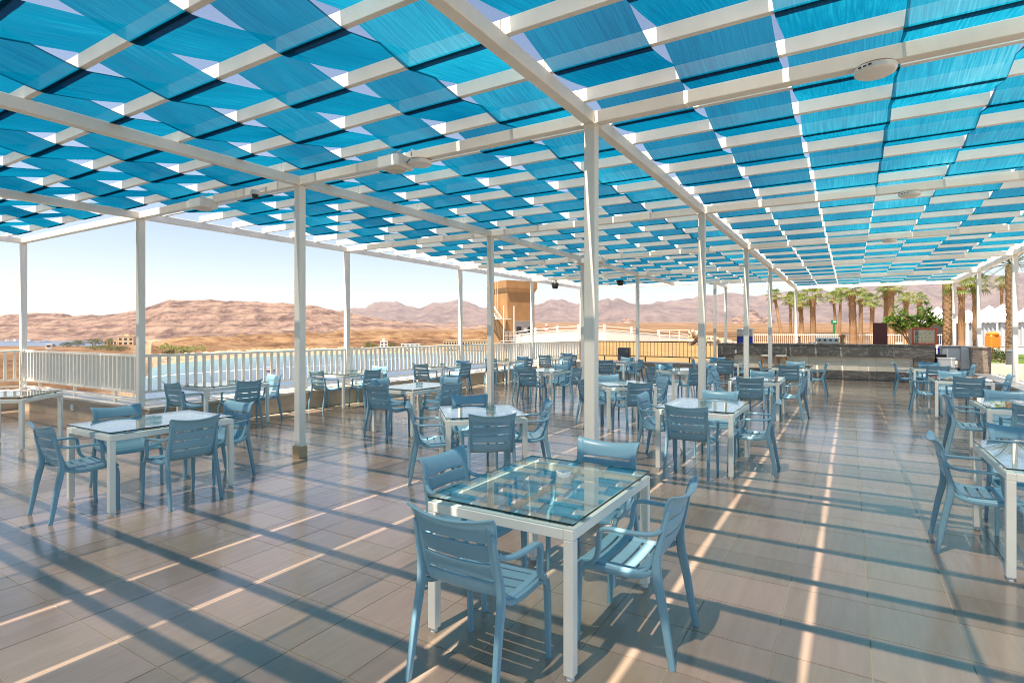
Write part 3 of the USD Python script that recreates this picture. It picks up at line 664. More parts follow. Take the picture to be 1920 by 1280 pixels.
MNT = ([300, 600, 636, 669, 686, 703, 720, 743, 763, 789, 810, 840, 858, 875, 909, 950, 1007, 1027, 1055, 1082, 1124, 1141, 1148, 1156, 1172, 1198, 1223, 1258, 1302, 1349, 1383, 1417, 1450, 1500, 1560, 1640, 1720, 1800, 1870, 1930, 2100, 2500, 2900],
       [600, 590, 582, 578, 576, 564, 568, 566, 575, 576, 567.5, 565, 562.5, 565, 576, 572, 569, 562.5, 563, 570, 561, 557, 563, 558, 565, 569, 569, 563, 557, 550.5, 552, 554.7, 550, 543, 545, 535, 528, 520, 516, 512, 520, 530, 560])
def mount(U, D, X, Y):
    jag = 9. * (fbm(np.stack([U / 22, U * 0, U * 0 + 9], -1), 6, 73) - .5)
    zc = CAM_H + (HOR - np.interp(U, *MNT) + jag) / FPX * 6000
    t = np.clip((D - 4300) / 1700, 0, 1); g = ridged(X, Y, 900, 31) - .62
    z = 10 + (zc - 10) * np.clip(t ** 1.15 + .60 * g * sm(t, .05, .4) * sm(-t, -.985, -.75), 0, 1) + 40 * nz(X, Y, 260, 33, 5) * sm(t, .1, .5) * sm(-t, -1.0, -.9)
    return np.where(D > 6000, zc - (D - 6000) * .3, z)
put(None, 'mountains', MB().grid(polar(np.r_[np.arange(300, 1950, 3.), np.arange(1950, 2905, 20)], np.r_[np.linspace(4200, 6000, 100), 6200, 6600], mount)), 'mountain_rock', True, kind='structure')
HILLS = [(1410, 577, 62, 2400), (1385, 590, 50, 2300), (1440, 592, 40, 2300), (1175, 593, 45, 2300), (1150, 603, 60, 2000), (1215, 604, 60, 1900), (1085, 607, 70, 1900), (1290, 603, 90, 2200), (660, 604, 90, 1700), (745, 606, 60, 1750), (778, 602, 30, 1800), (845, 603, 70, 1900), (900, 607, 60, 1700), (1500, 604, 80, 2300), (1030, 609, 50, 1700), (700, 609, 70, 1600)]
def hills(U, D, X, Y):
    z = -60 + 0 * D
    for u, v, w, d in HILLS:
        zc = CAM_H + (HOR - v) / FPX * d
        r = np.hypot((U - u) / w, (D - d) / (w * d / FPX * 1.3))
        z = np.maximum(z, (zc + 30) * np.clip(1.0 - r * (1 + .5 * nz(X, Y, 90, 41)), 0, 1) ** .85 * (1 + .5 * (ridged(X, Y, 120, 42) - .62) * sm(r, .02, .3)) - 30)
    return z
put(None, 'hills', MB().grid(polar(np.arange(540, 1640, 4.), np.linspace(1450, 2700, 90), hills)), 'mesa_rock', True, kind='structure')

def bank(U, D, X, Y):
    z = np.interp(D, [23.7, 26, 31, 40, 52, 60], [-.9, -.6, -.1, .55, .75, -1.]) + .5 * nz(X, Y, 3.5, 51) + .25 * nz(X, Y, 1.1, 52, 5)
    return np.where(Y < 23.5, -.6, z)
put(None, 'sand_bank', MB().grid(polar(np.arange(1035, 1440, 3.), np.linspace(23.7, 60, 90), bank)), 'yellow_sand', True, kind='structure')
m = MB().box((3.76, -12, -.5), (70, 21.7, .30)).box((3.3, 21.72, -.5), (70, 90, .304)).box((-3.0, 28.35, -.5), (3.28, 60, .308))
put(None, 'pavement', m, 'pale_paving', kind='structure')
put(None, 'lawn', MB().grid(polar(np.arange(1835, 2300, 12.), np.linspace(22.5, 33, 24), lambda U, D, X, Y: .325 + .03 * nz(X, Y, 1.5, 61))), 'lawn', True, kind='structure')

# ------------------------------------------------------------------ foliage builders
def blade_fan(mb, base, dirv, upv, size, n, spread, droop):
    side = np.cross(dirv, upv)
    for k in range(n):
        a = (k / (n - 1) - .5) * spread; L = size * (1 - .25 * abs(a / spread * 2) ** 2) * rng.uniform(.9, 1.05)
        d = dirv * math.cos(a) + side * math.sin(a); w = np.cross(d, upv) * L * .055
        mid = base + d * L * .55 + upv * .02; tip = base + d * L - np.array([0, 0, droop * L * (1 + abs(a))])
        mb.add([base, mid - w, mid + w, tip], [(0, 1, 2), (1, 3, 2)])
def fan_palm(label, h, r, lean, n=26, size=.62, group='fan palms behind the bar', **kw):
    p = thing('fan_palm', label, 'palm tree', group=group, **kw)
    z = np.linspace(0, h, 26); t = z / h
    pts = np.stack([lean * (t ** 1.5), .15 * lean * np.sin(t * 3), z], -1)
    rad = r * (.76 - .12 * t + .25 * np.exp(-t * 14)) * (1 + .05 * rng.normal(size=26)) * np.where(t > .86, 1 + 4.5 * (t - .86), 1)
    put(p, 'trunk', MB().tube(pts, rad, 12), 'palm_bark', 50)
    top = pts[-1]; sk = MB()
    for k in range(46):
        a = rng.uniform(0, 2 * math.pi); e = rng.uniform(-1.3, -.2); d = np.array([math.cos(a) * math.cos(e), math.sin(a) * math.cos(e), math.sin(e)])
        b = top + np.array([0, 0, -rng.uniform(0, .14 * h)]) + d * r * .7; q = b + d * rng.uniform(.15, .34); w = np.cross(d, [0, 0, 1.]) * .03
        sk.add([b - w, b + w, q + w * .5, q - w * .5], [(0, 1, 2), (0, 2, 3)])
    put(p, 'dry_skirt', sk, 'dry_frond', kind='stuff')
    for k in range(n):
        a = k * 2.4 + rng.uniform(-.3, .3); e = 1.25 - 1.75 * (k / n) + rng.uniform(-.1, .1)
        d = np.array([math.cos(a) * math.cos(e), math.sin(a) * math.cos(e), math.sin(e)]); L = rng.uniform(.45, .75) * size / .62
        b = top + np.array([0, 0, rng.uniform(-.06, .08)]); q = b + d * L - np.array([0, 0, .10 * L]); w = np.cross(d, [0, 0, 1.]); w = w / (np.linalg.norm(w) + 1e-6) * .011
        mb = MB(); mb.add([b - w, b + w, q + w * .6, q - w * .6], [(0, 1, 2), (0, 2, 3)])
        d2 = d - np.array([0, 0, .25]); d2 /= np.linalg.norm(d2); up = np.cross(np.cross(d2, [0, 0, 1.]), d2); up /= np.linalg.norm(up)
        blade_fan(mb, q, d2, up, size * rng.uniform(.85, 1.1), 15, 3.3, .22)
        put(p, 'frond', mb, 'fan_leaf')
    return p
def date_palm(label, h, r, fronds=True, group='rough trunked date palms', **kw):
    p = thing('date_palm', label, 'palm tree', group=group, **kw)
    z = np.linspace(0, h, 20); put(p, 'trunk', MB().tube(np.stack([z * 0, .02 * np.sin(z * 2), z], -1), r * (1 + .06 * np.sin(z * 5)), 12), 'date_bark', 50)
    bt = MB(); n = int(h / .055 * 2.2)
    for k in range(n):
        a = k * 2.39996; zz_ = h * k / n; d = np.array([math.cos(a), math.sin(a), 0]); s = np.array([-d[1], d[0], 0]); b = d * r * .93 + np.array([0, 0, zz_])
        w = s * r * .42; o = d * r * rng.uniform(.14, .28); up = np.array([0, 0, .09 + rng.uniform(0, .05)])
        bt.add([b - w, b + w, b + w * .55 + up + o, b - w * .55 + up + o, b + up * .8], [(0, 1, 2), (0, 2, 3), (3, 2, 4), (0, 3, 4), (2, 1, 4)])
    put(p, 'leaf_boots', bt, 'date_bark', kind='stuff')
    if fronds:
        for k in range(24):
            a = k * 2.4; e = 1.2 - 1.5 * k / 24; mb = MB(); L = 2.1
            q = np.linspace(0, 1, 13); rr = L * q * math.cos(e * .9); hz = L * q * math.sin(e) - .75 * L * q ** 2.2 * .6
            C = np.stack([math.cos(a) * rr, math.sin(a) * rr, h + hz], -1); mb.sweep(C, np.linspace(.02, .004, 13), None, 4, up=(.1, .1, 1))
            for i in range(2, 13):
                for sgn in (-1, 1):
                    for f_ in (0, .5):
                        c0 = C[i] if f_ == 0 else (C[i] + C[i - 1]) / 2; tg = C[i] - C[i - 1]; tg /= np.linalg.norm(tg)
                        sd = np.cross(tg, [0, 0, 1.]); sd /= np.linalg.norm(sd) + 1e-9; dl = sd * sgn * .75 + tg * .65 + np.array([0, 0, .12]); ll = .42 * math.sin(math.pi * (.12 + .85 * i / 13)) + .06
                        w = tg * .014; mb.add([c0 - w, c0 + w, c0 + dl * ll], [(0, 1, 2)])
            put(p, 'frond', mb, 'date_leaf')
    return p
def leaf_ball(mb, c, R, n, size, squash=.8, seed=0, narrow=.35):
    g = np.random.default_rng(seed)
    for k in range(n):
        d = g.normal(size=3); d /= np.linalg.norm(d)
        if d[2] < -.55: continue
        p = np.asarray(c) + d * np.array(R) * np.array([1, 1, squash]) * g.uniform(.55, 1.05) ** .6
        t = d + g.normal(size=3) * .6; t /= np.linalg.norm(t); w = np.cross(t, g.normal(size=3)); w /= np.linalg.norm(w) + 1e-9; L = size * g.uniform(.7, 1.3)
        mb.add([p, p + t * L * .5 + w * L * narrow, p + t * L, p + t * L * .5 - w * L * narrow], [(0, 1, 2), (0, 2, 3)])
def shrub(label, loc, R, H, n=420, size=.12, ref=None, seed=1, group=None):
    if ref: return thing('shrub', label, 'shrub', loc, rng.uniform(0, 360), (R, R, H), ref=ref, group=group)
    p = thing('shrub', label, 'shrub', loc, 0, (R, R, H), group=group); mb = MB(); g = np.random.default_rng(seed)
    for k in range(7):
        a = g.uniform(0, 6.28); rr = g.uniform(.0, .55); leaf_ball(mb, (math.cos(a) * rr, math.sin(a) * rr, g.uniform(.35, .6)), g.uniform(.35, .5), n // 7, size, .8, seed * 50 + k)
    put(p, 'foliage', mb, 'shrub_leaf')
    st = MB()
    for k in range(6): a = k * 1.05; st.tube([(0, 0, -.1), (.2 * math.cos(a), .2 * math.sin(a), .3), (.4 * math.cos(a), .4 * math.sin(a), .55)], .025, 5)
    put(p, 'stems', st, 'palm_bark'); return p

# ------------------------------------------------------------------ palms, frangipani, garden
PZ = .30
def stand(u, d, z=PZ):
    p = at(u, HOR, d); p[2] = z; return p
def top_h(v, d): return CAM_H + (HOR - v) / FPX * d - PZ
PALMS = [  # trunk foot, crown base, distance, trunk width in survey units, lean, words
 (1468, 553, 47, 8, -.75, 'slender fan palm leaning left, leftmost behind the bar'),
 (1482, 563, 44, 7, .0, 'thin fan palm, second from the left behind the bar'),
 (1490, 561, 46, 7, .05, 'thin fan palm close beside another, third from the left'),
 (1504, 568, 40, 11, -.1, 'short fan palm with a full pale crown right of the white post'),
 (1525, 556, 38, 14, -.05, 'thick fan palm with a brown skirt, fifth from the left'),
 (1569, 558, 46, 7, -.25, 'slender fan palm with curved trunk left of the green sign pole'),
 (1574, 548, 48, 7, .1, 'tall thin fan palm just right of the curved one'),
 (1600, 546, 34, 18, -.1, 'very thick fan palm in the middle behind the bar'),
 (1614, 560, 44, 10, .0, 'short fan palm right of the very thick one'),
 (1635, 567, 42, 11, .02, 'fan palm with a round green crown left of the maroon board'),
 (1661, 545, 38, 12, .03, 'fan palm right above the maroon board'),
 (1671, 540, 37, 14, .0, 'fan palm with a rough trunk left of the frangipani'),
 (1699, 560, 44, 12, .0, 'fan palm rising behind the frangipani'),
 (1721, 562, 47, 10, .12, 'fan palm leaning right behind the frangipani'),
 (1803, 538, 28, 15, .0, 'thick smooth palm between two white posts'),
 (1831, 533, 29, 16, -.05, 'thick smooth palm left of the grey pier post'),
 (1878, 533, 47, 7, .0, 'distant fan palm above the white tents'),
]
for i, (u, v, d, w, lean, words) in enumerate(PALMS):
    h = top_h(v, d); fan_palm(words, h, w * d / FPX / 2, lean, 20 if d > 33 else 18, .47 * (1.15 if i in (4, 7, 11) else 1.0), loc=stand(u, d), rz=float(rng.uniform(-25, 25)))
date_palm('rough trunked date palm left of the right rear posts', 5.0, 14 * 30 / FPX / 2, loc=stand(1776, 30), rz=10)
date_palm('rough trunked date palm close to the right edge', 4.6, 17 * 27 / FPX / 2, loc=stand(1897, 27), rz=80)
fp = thing('frangipani_tree', 'round leafy frangipani tree behind the red display case', 'tree', stand(1712, 31, .3), 0, (1.05, 1.05, 1.32))
br, lv = MB(), MB(); g2 = np.random.default_rng(5); tips = []
for k in range(9):
    a = k * .7; r1 = g2.uniform(.25, .5); q = np.array([math.cos(a) * r1, math.sin(a) * r1, g2.uniform(.8, 1.15)])
    br.tube([(0, 0, -.1), (q[0] * .25, q[1] * .25, .45), q], [.07, .055, .04], 7)
    for j in range(4):
        b = a + g2.uniform(-.8, .8); q2 = q + np.array([math.cos(b) * g2.uniform(.25, .75), math.sin(b) * g2.uniform(.25, .75), g2.uniform(.1, .85)])
        br.tube([q, (q + q2) / 2 + [0, 0, -.04], q2], [.035, .028, .02], 6); tips.append(q2)
        for i in range(3): q3 = q2 + g2.normal(size=3) * [.26, .26, .18]; br.tube([q2, q3], [.018, .012], 5); tips.append(q3)
for t in tips:
    for k in range(15):
        a = k * 2.4; e = g2.uniform(-.25, .95); d = np.array([math.cos(a) * math.cos(e), math.sin(a) * math.cos(e), math.sin(e)]); L = g2.uniform(.17, .30); w = np.cross(d, [0, 0, 1.]); w /= np.linalg.norm(w); w *= L * .17; dn = np.array([0, 0, -.04])
        lv.add([t, t + d * L * .3 + w * .8, t + d * L * .7 + w, t + d * L + dn, t + d * L * .7 - w, t + d * L * .3 - w * .8], [(0, 1, 5), (1, 2, 4), (1, 4, 5), (2, 3, 4)])
put(fp, 'branches', br, 'date_bark', 50); put(fp, 'foliage', lv, 'frangipani_leaf')
sh0 = shrub('low clipped green bush beside the grey bin', stand(1879, 23.5, .28), .52, .62, 900, .10)
shrub('olive bush behind the orange bin', stand(1866, 27, .28), .5, .6, ref=sh0)

for i, (x, y, R_, H_) in enumerate(((6.2, 8.5, .9, 1.3), (7.4, 11.5, 1.1, 1.6), (6.0, 14.5, .8, 1.1), (8.5, 16.5, 1.2, 1.7))):
    shrub('garden shrub beyond the right parapet, %s from the front' % ('first', 'second', 'third', 'fourth')[i], (x, y, .25), R_, H_, ref=sh0)

# ------------------------------------------------------------------ the bar
def on(x, y, z): return np.array([x, y, z])
bar = thing('bar_counter', 'long bar counter of dark veined marble and beige slabs at the back', 'bar')
BX0, BX1, BYF = -4.32, 2.34, 22.3
put(bar, 'counter_top', MB().box((BX0 - .05, BYF - .03, 1.195), (BX1 + .04, BYF + .75, 1.235), .006), 'dark_marble')
m = 6; st = (BX1 - BX0) / m
for k in range(m):
    put(bar, 'fascia_slab', MB().box((BX0 + k * st + .001, BYF, .80), (BX0 + (k + 1) * st - .001, BYF + .05, 1.195), .003), 'dark_marble')
m = 11; st = (BX1 - .55 - BX0 - .55) / m
for k in range(m):
    a, b = BX0 + .55 + k * st + .002, BX0 + .55 + (k + 1) * st - .002
    put(bar, 'beige_slab', MB().box((a, BYF + .13, .60), (b, BYF + .30, .80), .003), 'beige_panel'); put(bar, 'beige_slab', MB().box((a, BYF + .13 + .002 * (k % 3), .322), (b, BYF + .30, .596), .003), 'beige_panel')
    put(bar, 'plinth_slab', MB().box((a, BYF + .11, .001), (b, BYF + .30, .318), .003), 'dark_marble')
put(bar, 'end_block', MB().box((BX0, BYF + .052, 0), (BX0 + .545, BYF + .7, .798), .004), 'pier_marble'); put(bar, 'end_block', MB().box((BX1 - .545, BYF + .052, 0), (BX1, BYF + .7, .798), .004), 'pier_marble')
put(bar, 'back_shelf', MB().box((BX0 + .1, BYF + .76, .0), (BX1 - .05, BYF + .80, 1.19)), 'black_plastic')
put(bar, 'hook', MB().box((BX0 + .62, BYF - .012, .85), (BX0 + .68, BYF - .001, .98), .003), 'white_plastic', label='small white tag on the fascia')
CT = 1.2365
def world(u, y):
    q = (u - 960) / FPX; return y * (q * C_ - S_) / (C_ + q * S_)
tk = thing('drink_tank', 'brushed metal drink tank with a blue lower half on the bar', 'drink tank', (world(1397, 22.6), 22.65, CT))
put(tk, 'body', MB().box((-.27, -.2, .0), (.27, .2, .25), .012), 'blue_tank'); put(tk, 'upper_body', MB().box((-.272, -.202, .252), (.272, .202, .52), .01), 'metal_grey'); put(tk, 'lid', MB().box((-.30, -.23, .522), (.30, .23, .55), .01), 'white_plastic'); put(tk, 'tap', MB().tube([(0, -.2, .08), (0, -.27, .08), (0, -.28, .03)], .016, 8), 'metal_grey')
cm = thing('coffee_machine', 'white and chrome espresso machine on the bar', 'coffee machine', (world(1552, 22.6), 22.66, CT))
put(cm, 'body', MB().box((-.36, -.18, .06), (.36, .22, .23), .02), 'boat_white'); put(cm, 'drip_tray', MB().box((-.34, -.26, .0), (.34, .2, .055), .008), 'metal_grey')
for k in range(4): put(cm, 'group_head', MB().lathe([(0, .0), (.035, 0), (.04, .03), (.03, .06), (0, .06)], 12, (-.25 + k * .17, -.2, .10)), 'black_plastic', 40)
put(cm, 'cup_rail', MB().tube([(-.34, -.15, .23), (-.34, -.15, .27), (.34, -.15, .27), (.34, -.15, .23)], .008, 6), 'metal_grey')
gr = thing('coffee_grinder', 'brown coffee grinder with a round hopper beside the espresso machine', 'grinder', (world(1579, 22.6), 22.62, CT))
put(gr, 'body', MB().lathe([(0, 0), (.085, 0), (.08, .03), (.06, .05), (.055, .16), (.065, .17), (0, .17)], 20), 'brass', 40); put(gr, 'hopper', MB().lathe([(.03, .171), (.06, .19), (.10, .29), (.10, .32), (0, .33)], 20), 'palm_bark', 40)
mbd = thing('menu_board', 'tall plain maroon board standing on the bar', 'board', (world(1650, 22.6), 22.6, CT))
put(mbd, 'panel', MB().box((-.20, -.015, .0), (.20, .015, .73), .004), 'maroon_board'); put(mbd, 'back_stay', MB().bar((0, .01, .5), (0, .22, .005), .03, .01), 'maroon_board')
dc = thing('display_case', 'red framed glass display case with stacked glasses on the bar', 'display case', (world(1733, 22.62), 22.62, CT), 3)
W, H, Dp, fr = .335, .54, .36, .055
put(dc, 'frame', MB().box((-W, -.02, 0), (-W + fr, .03, H), .006).box((W - fr, -.02, 0), (W, .03, H), .006).box((-W + fr, -.02, 0), (W - fr, .03, fr), .006).box((-W + fr, -.02, H - fr), (W - fr, .03, H), .006), 'red_frame')
put(dc, 'cabinet', MB().box((-W + .004, .032, .0), (-W + .02, Dp, H)).box((W - .02, .032, 0), (W - .004, Dp, H)).box((-W + .02, Dp - .02, 0), (W - .02, Dp, H)).box((-W + .02, .032, H - .02), (W - .02, Dp - .02, H)).box((-W + .02, .032, 0), (W - .02, Dp - .02, .02)), 'room_grey')
put(dc, 'glass_pane', MB().box((-W + fr, -.002, fr), (W - fr, .003, H - fr)), 'table_glass')
gl = 0
for r in range(3):
    z = .06 + r * .12
    put(dc, 'shelf', MB().box((-W + .022, .05, z - .012), (W - .022, Dp - .03, z - .004)), 'metal_grey')
    for k in range(5): put(dc, 'glass', MB().lathe([(0, z), (.03, z), (.036, z + .085), (.033, z + .085), (.027, z + .006), (0, z + .006)], 10, (-.2 + k * .1, .15, 0)), 'ashtray_glass', 40)
ju = thing('juice_press', 'small dark lever juice press on the bar', 'juice press', (world(1499, 22.6), 22.55, CT))
put(ju, 'base', MB().box((-.09, -.07, 0), (.09, .07, .03), .006).box((-.02, .03, .03), (.02, .06, .22), .004), 'metal_grey'); put(ju, 'cup', MB().lathe([(0, .08), (.05, .09), (.055, .13), (0, .14)], 14), 'metal_grey', 40); put(ju, 'knob', MB().lathe([(0, .19), (.035, .20), (.04, .225), (.02, .25), (0, .25)], 14), 'black_plastic', 40)
for i, u in enumerate((1520, 1526)):
    p = thing('cup', ['white cup stacked left of the espresso machine', 'white cup nearest the espresso machine'][i], 'cup', (world(u, 22.5), 22.5, CT)); put(p, 'bowl', MB().lathe([(0, 0), (.03, 0), (.045, .06), (.041, .06), (.026, .006), (0, .006)], 16), 'ceramic_white', 40)
stool0 = None
for i, u in enumerate((1437, 1465)):
    y = 22.02; lab = ['wooden bar stool with pale seat half hidden by a column', 'wooden bar stool with pale seat right of the column'][i]
    if stool0 is None:
        stool0 = t = thing('bar_stool', lab, 'stool', (world(u, y), y, 0), 12)
        put(t, 'seat', MB().lathe([(0, .765), (.185, .765), (.195, .78), (.195, .81), (.18, .83), (0, .835)], 28), 'cushion', 40)
        for sx in (-1, 1):
            for sy in (-1, 1): put(t, 'leg', MB().bar((sx * .20, sy * .20, .0), (sx * .12, sy * .12, .765), .036, .036, .005), 'wood_stool')
        for k, (z, o) in enumerate(((.28, .17), (.36, .163))):
            for sx in (-1, 1): put(t, 'stretcher', MB().bar((sx * o, -o, z) if k == 0 else (-o, sx * o, z), (sx * o, o, z) if k == 0 else (o, sx * o, z), .022, .03, .003), 'wood_stool')
        put(t, 'seat_rim', MB().box((-.14, -.14, .70), (.14, .14, .764), .01), 'wood_stool')
    else: thing('bar_stool', lab, 'stool', (world(u, y), y, 0), -15, ref=stool0)
# the serving opening right of the bar
fz = thing('sink_unit', 'stainless sink unit on legs in the bar opening', 'sink', (world(1787, 23.3), 23.3, 0))
put(fz, 'basin', MB().box((-.33, -.3, .72), (.33, .3, 1.17), .02), 'cabinet_grey'); put(fz, 'rim', MB().box((-.36, -.33, 1.172), (.36, .33, 1.20), .008), 'metal_grey')
for sx in (-1, 1):
    for sy in (-1, 1): put(fz, 'leg', MB().box((sx * .29 - .02, sy * .26 - .02, 0), (sx * .29 + .02, sy * .26 + .02, .72), .004), 'metal_grey')
cb = thing('cabinet', 'blue grey metal cabinet between the sink and the marble pier', 'cabinet', (world(1816, 23.2), 23.2, 0))
put(cb, 'body', MB().box((-.24, -.3, .0), (.24, .35, 1.16), .01), 'cabinet_grey'); put(cb, 'door', MB().box((-.22, -.315, .04), (.22, -.301, 1.12), .004), 'cabinet_grey'); put(cb, 'handle', MB().box((.17, -.335, .6), (.19, -.316, .8), .003), 'metal_grey')
wc = thing('white_pedal_bin', 'white square pedal bin standing in the bar opening', 'bin', (world(1773, 22.5), 22.5, 0)); put(wc, 'body', MB().box((-.22, -.2, .0), (.22, .2, .78), .025), 'white_plastic'); put(wc, 'lid', MB().box((-.23, -.21, .782), (.23, .21, .83), .02), 'white_plastic')
cr = thing('crate', 'dark blue crate low under the sink unit', 'crate', (world(1793, 23.35), 23.4, 0)); put(cr, 'shell', MB().box((-.22, -.18, .0), (.22, .18, .46), .01).box((-.235, -.195, .38), (.235, .195, .43), .006), 'blue_crate')
cr2 = thing('bottle_crate', 'black crate with blue bottles in the dark gap beside the bar end', 'crate', (world(1760, 23.1), 23.1, 0)); put(cr2, 'shell', MB().box((-.18, -.18, .0), (.18, .18, .9), .01).box((-.19, -.19, .86), (.19, .19, .92), .006), 'black_plastic')
for k in range(3): put(cr2, 'bottle', MB().lathe([(0, .9), (.035, .9), (.035, 1.08), (.014, 1.14), (.014, 1.19), (0, 1.19)], 12, (-.1 + .1 * k, -.05, .02)), 'blue_tank', 40)
pr = thing('marble_pier', 'brown marble pier closing the bar on the right', 'pier', (world(1838, 22.6), 22.6, 0), 0); put(pr, 'shaft', MB().box((-.22, -.15, 0), (.24, 1.6, 1.14), .006), 'pier_marble'); put(pr, 'cap', MB().box((-.25, -.18, 1.142), (.27, 1.63, 1.185), .006), 'pier_marble')

# ------------------------------------------------------------------ things fixed to the pergola, speakers on the ground
def disc(label, x, y, z=ZB, r=.135, ref=[None]):
    if ref[0]: return thing('ceiling_unit', label, 'ceiling unit', (x, y, z), 150, ref=ref[0])
    t = ref[0] = thing('ceiling_unit', label, 'ceiling unit', (x, y, z), 150)
    put(t, 'base', MB().lathe([(0, -.012), (r * .92, -.012), (r * .92, -.001), (0, -.001)], 32), 'rust_wood'); put(t, 'cover', MB().lathe([(0, -.062), (r * .80, -.060), (r * .96, -.048), (r, -.03), (r, -.013), (0, -.013)], 40), 'white_plastic', 35)
    for k in (-1, 0, 1): put(t, 'slot', MB().box((k * .035 - .010, r - .004, -.034), (k * .035 + .010, r + .0015, -.024)), 'black_plastic')
def onbeam(u, v, z, y):
    q = (u - 960) / FPX; return y * (q * C_ - S_) / (C_ + q * S_)
disc('large round white ceiling unit under the nearest cross beam on the right', onbeam(1641, 123, 0, RY), RY - .01)
disc('round white ceiling unit beside the square speaker on the cross beam', onbeam(790, 305, 0, RY), RY - .03)
disc('round white ceiling unit under the second cross beam on the right', onbeam(1706, 362, 0, RY + DY), RY + DY)
disc('small far round ceiling unit under the third cross beam', onbeam(1667, 455, 0, RY + 2 * DY), RY + 2 * DY)
def boxsp(label, u, y, ref=[None]):
    x = onbeam(u, 0, 0, y)
    if ref[0]: return thing('beam_speaker', label, 'speaker', (x, y, ZB), 0, ref=ref[0])
    t = ref[0] = thing('beam_speaker', label, 'speaker', (x, y, ZB), 0)
    put(t, 'housing', MB().box((-.16, -.22, -.085), (.16, .05, .055), .012), 'white_plastic'); put(t, 'grille', MB().lathe([(0, -.105), (.10, -.103), (.115, -.086), (0, -.086)], 28, (0, -.085, 0)), 'cushion', 40); put(t, 'bracket', MB().box((-.18, -.02, .055), (-.165, .06, .14), .002).box((.165, -.02, .055), (.18, .06, .14), .002), 'white_plastic'); put(t, 'wire', MB().tube([(-.05, -.1, .055), (-.02, -.12, .11), (.06, -.11, .10), (.1, -.06, .15)], .004, 5), 'rust_wood')
boxsp('square white speaker with a wire on the nearest cross beam', 752, RY - .03)
boxsp('square white speaker under the cross beam above the left table', 392, RY - .03)
boxsp('far left one of the two square speakers right of the centre column', 1092, RY + 2 * DY - .03)
boxsp('right one of the two far square speakers near the centre column', 1124, RY + 2 * DY - .03)
dm = thing('dome_camera', 'small white dome camera on an arm beside the second column', 'camera', (onbeam(497, 0, 0, RY), RY - .09, ZB - .02)); put(dm, 'arm', MB().bar((.12, .06, .10), (.01, -.05, .02), .025, .02), 'white_plastic'); put(dm, 'cap', MB().lathe([(0, .03), (.05, .03), (.062, .0), (.062, -.03), (0, -.03)], 24, (0, -.06, 0)), 'white_plastic', 40); put(dm, 'lens_dome', MB().lathe([(.045, -.031), (.042, -.06), (.025, -.08), (0, -.086)], 20, (0, -.06, 0)), 'black_plastic', True)
for u, v, d, lab in ((1041, 535, 22.5, 'black stage light hanging at the left rear of the roof'), (1163, 529, 22.0, 'black stage light hanging right of the centre column')):
    p = at(u, v, d); t = thing('stage_light', lab, 'spotlight', (p[0], p[1], p[2]), 20); put(t, 'head', MB().lathe([(0, -.14), (.10, -.13), (.13, -.05), (.13, .06), (.08, .13), (0, .14)], 20), 'black_plastic', 40); put(t, 'yoke', MB().bar((-.15, 0, 0), (-.15, 0, .2), .02).bar((.15, 0, 0), (.15, 0, .2), .02).bar((-.15, 0, .2), (.15, 0, .2), .02), 'black_plastic'); put(t, 'clamp', MB().bar((0, 0, .2), (0, 0, ZB - p[2] + .02), .03), 'metal_grey')
ps = thing('loudspeaker', 'black loudspeaker standing at the dark railing', 'speaker', (*onz[:2], 0) if False else (-8.05, 22.3, 0), 10)
put(ps, 'cabinet', MB().box((-.24, -.22, .05), (.24, .22, 1.0), .02), 'black_plastic'); put(ps, 'grille', MB().box((-.21, -.228, .1), (.21, -.221, .95), .004), 'bin_grey')
for sx in (-1, 1): put(ps, 'foot', MB().box((sx * .18 - .03, -.18, 0), (sx * .18 + .03, .18, .05), .004), 'black_plastic')

# ------------------------------------------------------------------ the tower, ramp and stone wall behind
tp = at(962, 640, 58)
tw = thing('stone_tower', 'tall orange sandstone tower with a flared top and a white outside stair', 'tower', (tp[0], tp[1], 0), YAW + 30 + 0)
s = 1.62; zt0 = CAM_H + (HOR - 545) / FPX * 58; zt1 = CAM_H + (HOR - 529) / FPX * 58
put(tw, 'wall', MB().box((-s, -s, -6), (s, s, zt0), .03), 'tower_stone')
fl_ = [(-s, -s), (s, -s), (s, s), (-s, s)]; e = s + .20; m = MB()
v = [(x, y, zt0 - .25) for x, y in fl_] + [(x / s * e, y / s * e, zt0 + .15) for x, y in fl_] + [(x / s * e, y / s * e, zt1) for x, y in fl_]
m.add(np.array(v) * [1.004, 1.004, 1], np.array([(0, 1, 5, 4), (1, 2, 6, 5), (2, 3, 7, 6), (3, 0, 4, 7), (4, 5, 9, 8), (5, 6, 10, 9), (6, 7, 11, 10), (7, 4, 8, 11), (8, 9, 10, 11)]))
put(tw, 'cornice', m, 'tower_stone')
put(tw, 'buttress', MB().add([(-s - .01, -s - .02, -6), (s + .02, -s - .02, -6), (s + .02, -s - .9, -6), (-s - .01, -s - .9, -6), (-s - .01, -s - .02, 1.2), (-.3, -s - .02, -2.0)], np.array([(0, 3, 4), (3, 2, 5), (3, 5, 4), (2, 1, 5), (0, 4, 5), (0, 5, 1)])), 'tower_stone')
rm = put(tw, 'doorway_room', MB().box((-.9, -s - .12, 1.3), (s - .05, -s - .005, 2.75), .01), 'room_grey')
for x0 in (-.62, .78): put(rm, 'door', MB().box((x0, -s - .15, 1.3), (x0 + .55, -s - .121, 2.2), .004), 'tower_dark')
put(rm, 'notice', MB().box((.25, -s - .14, 1.7), (.6, -s - .122, 2.05), .004), 'white_wall')
stt = put(tw, 'stair', MB().bar((-s - .5, -s + .2, 3.0), (-s - .5, s - .3, 5.0), .05, .12).bar((-s - 1.1, -s + .2, 3.0), (-s - 1.1, s - .3, 5.0), .05, .12), 'white_rail')
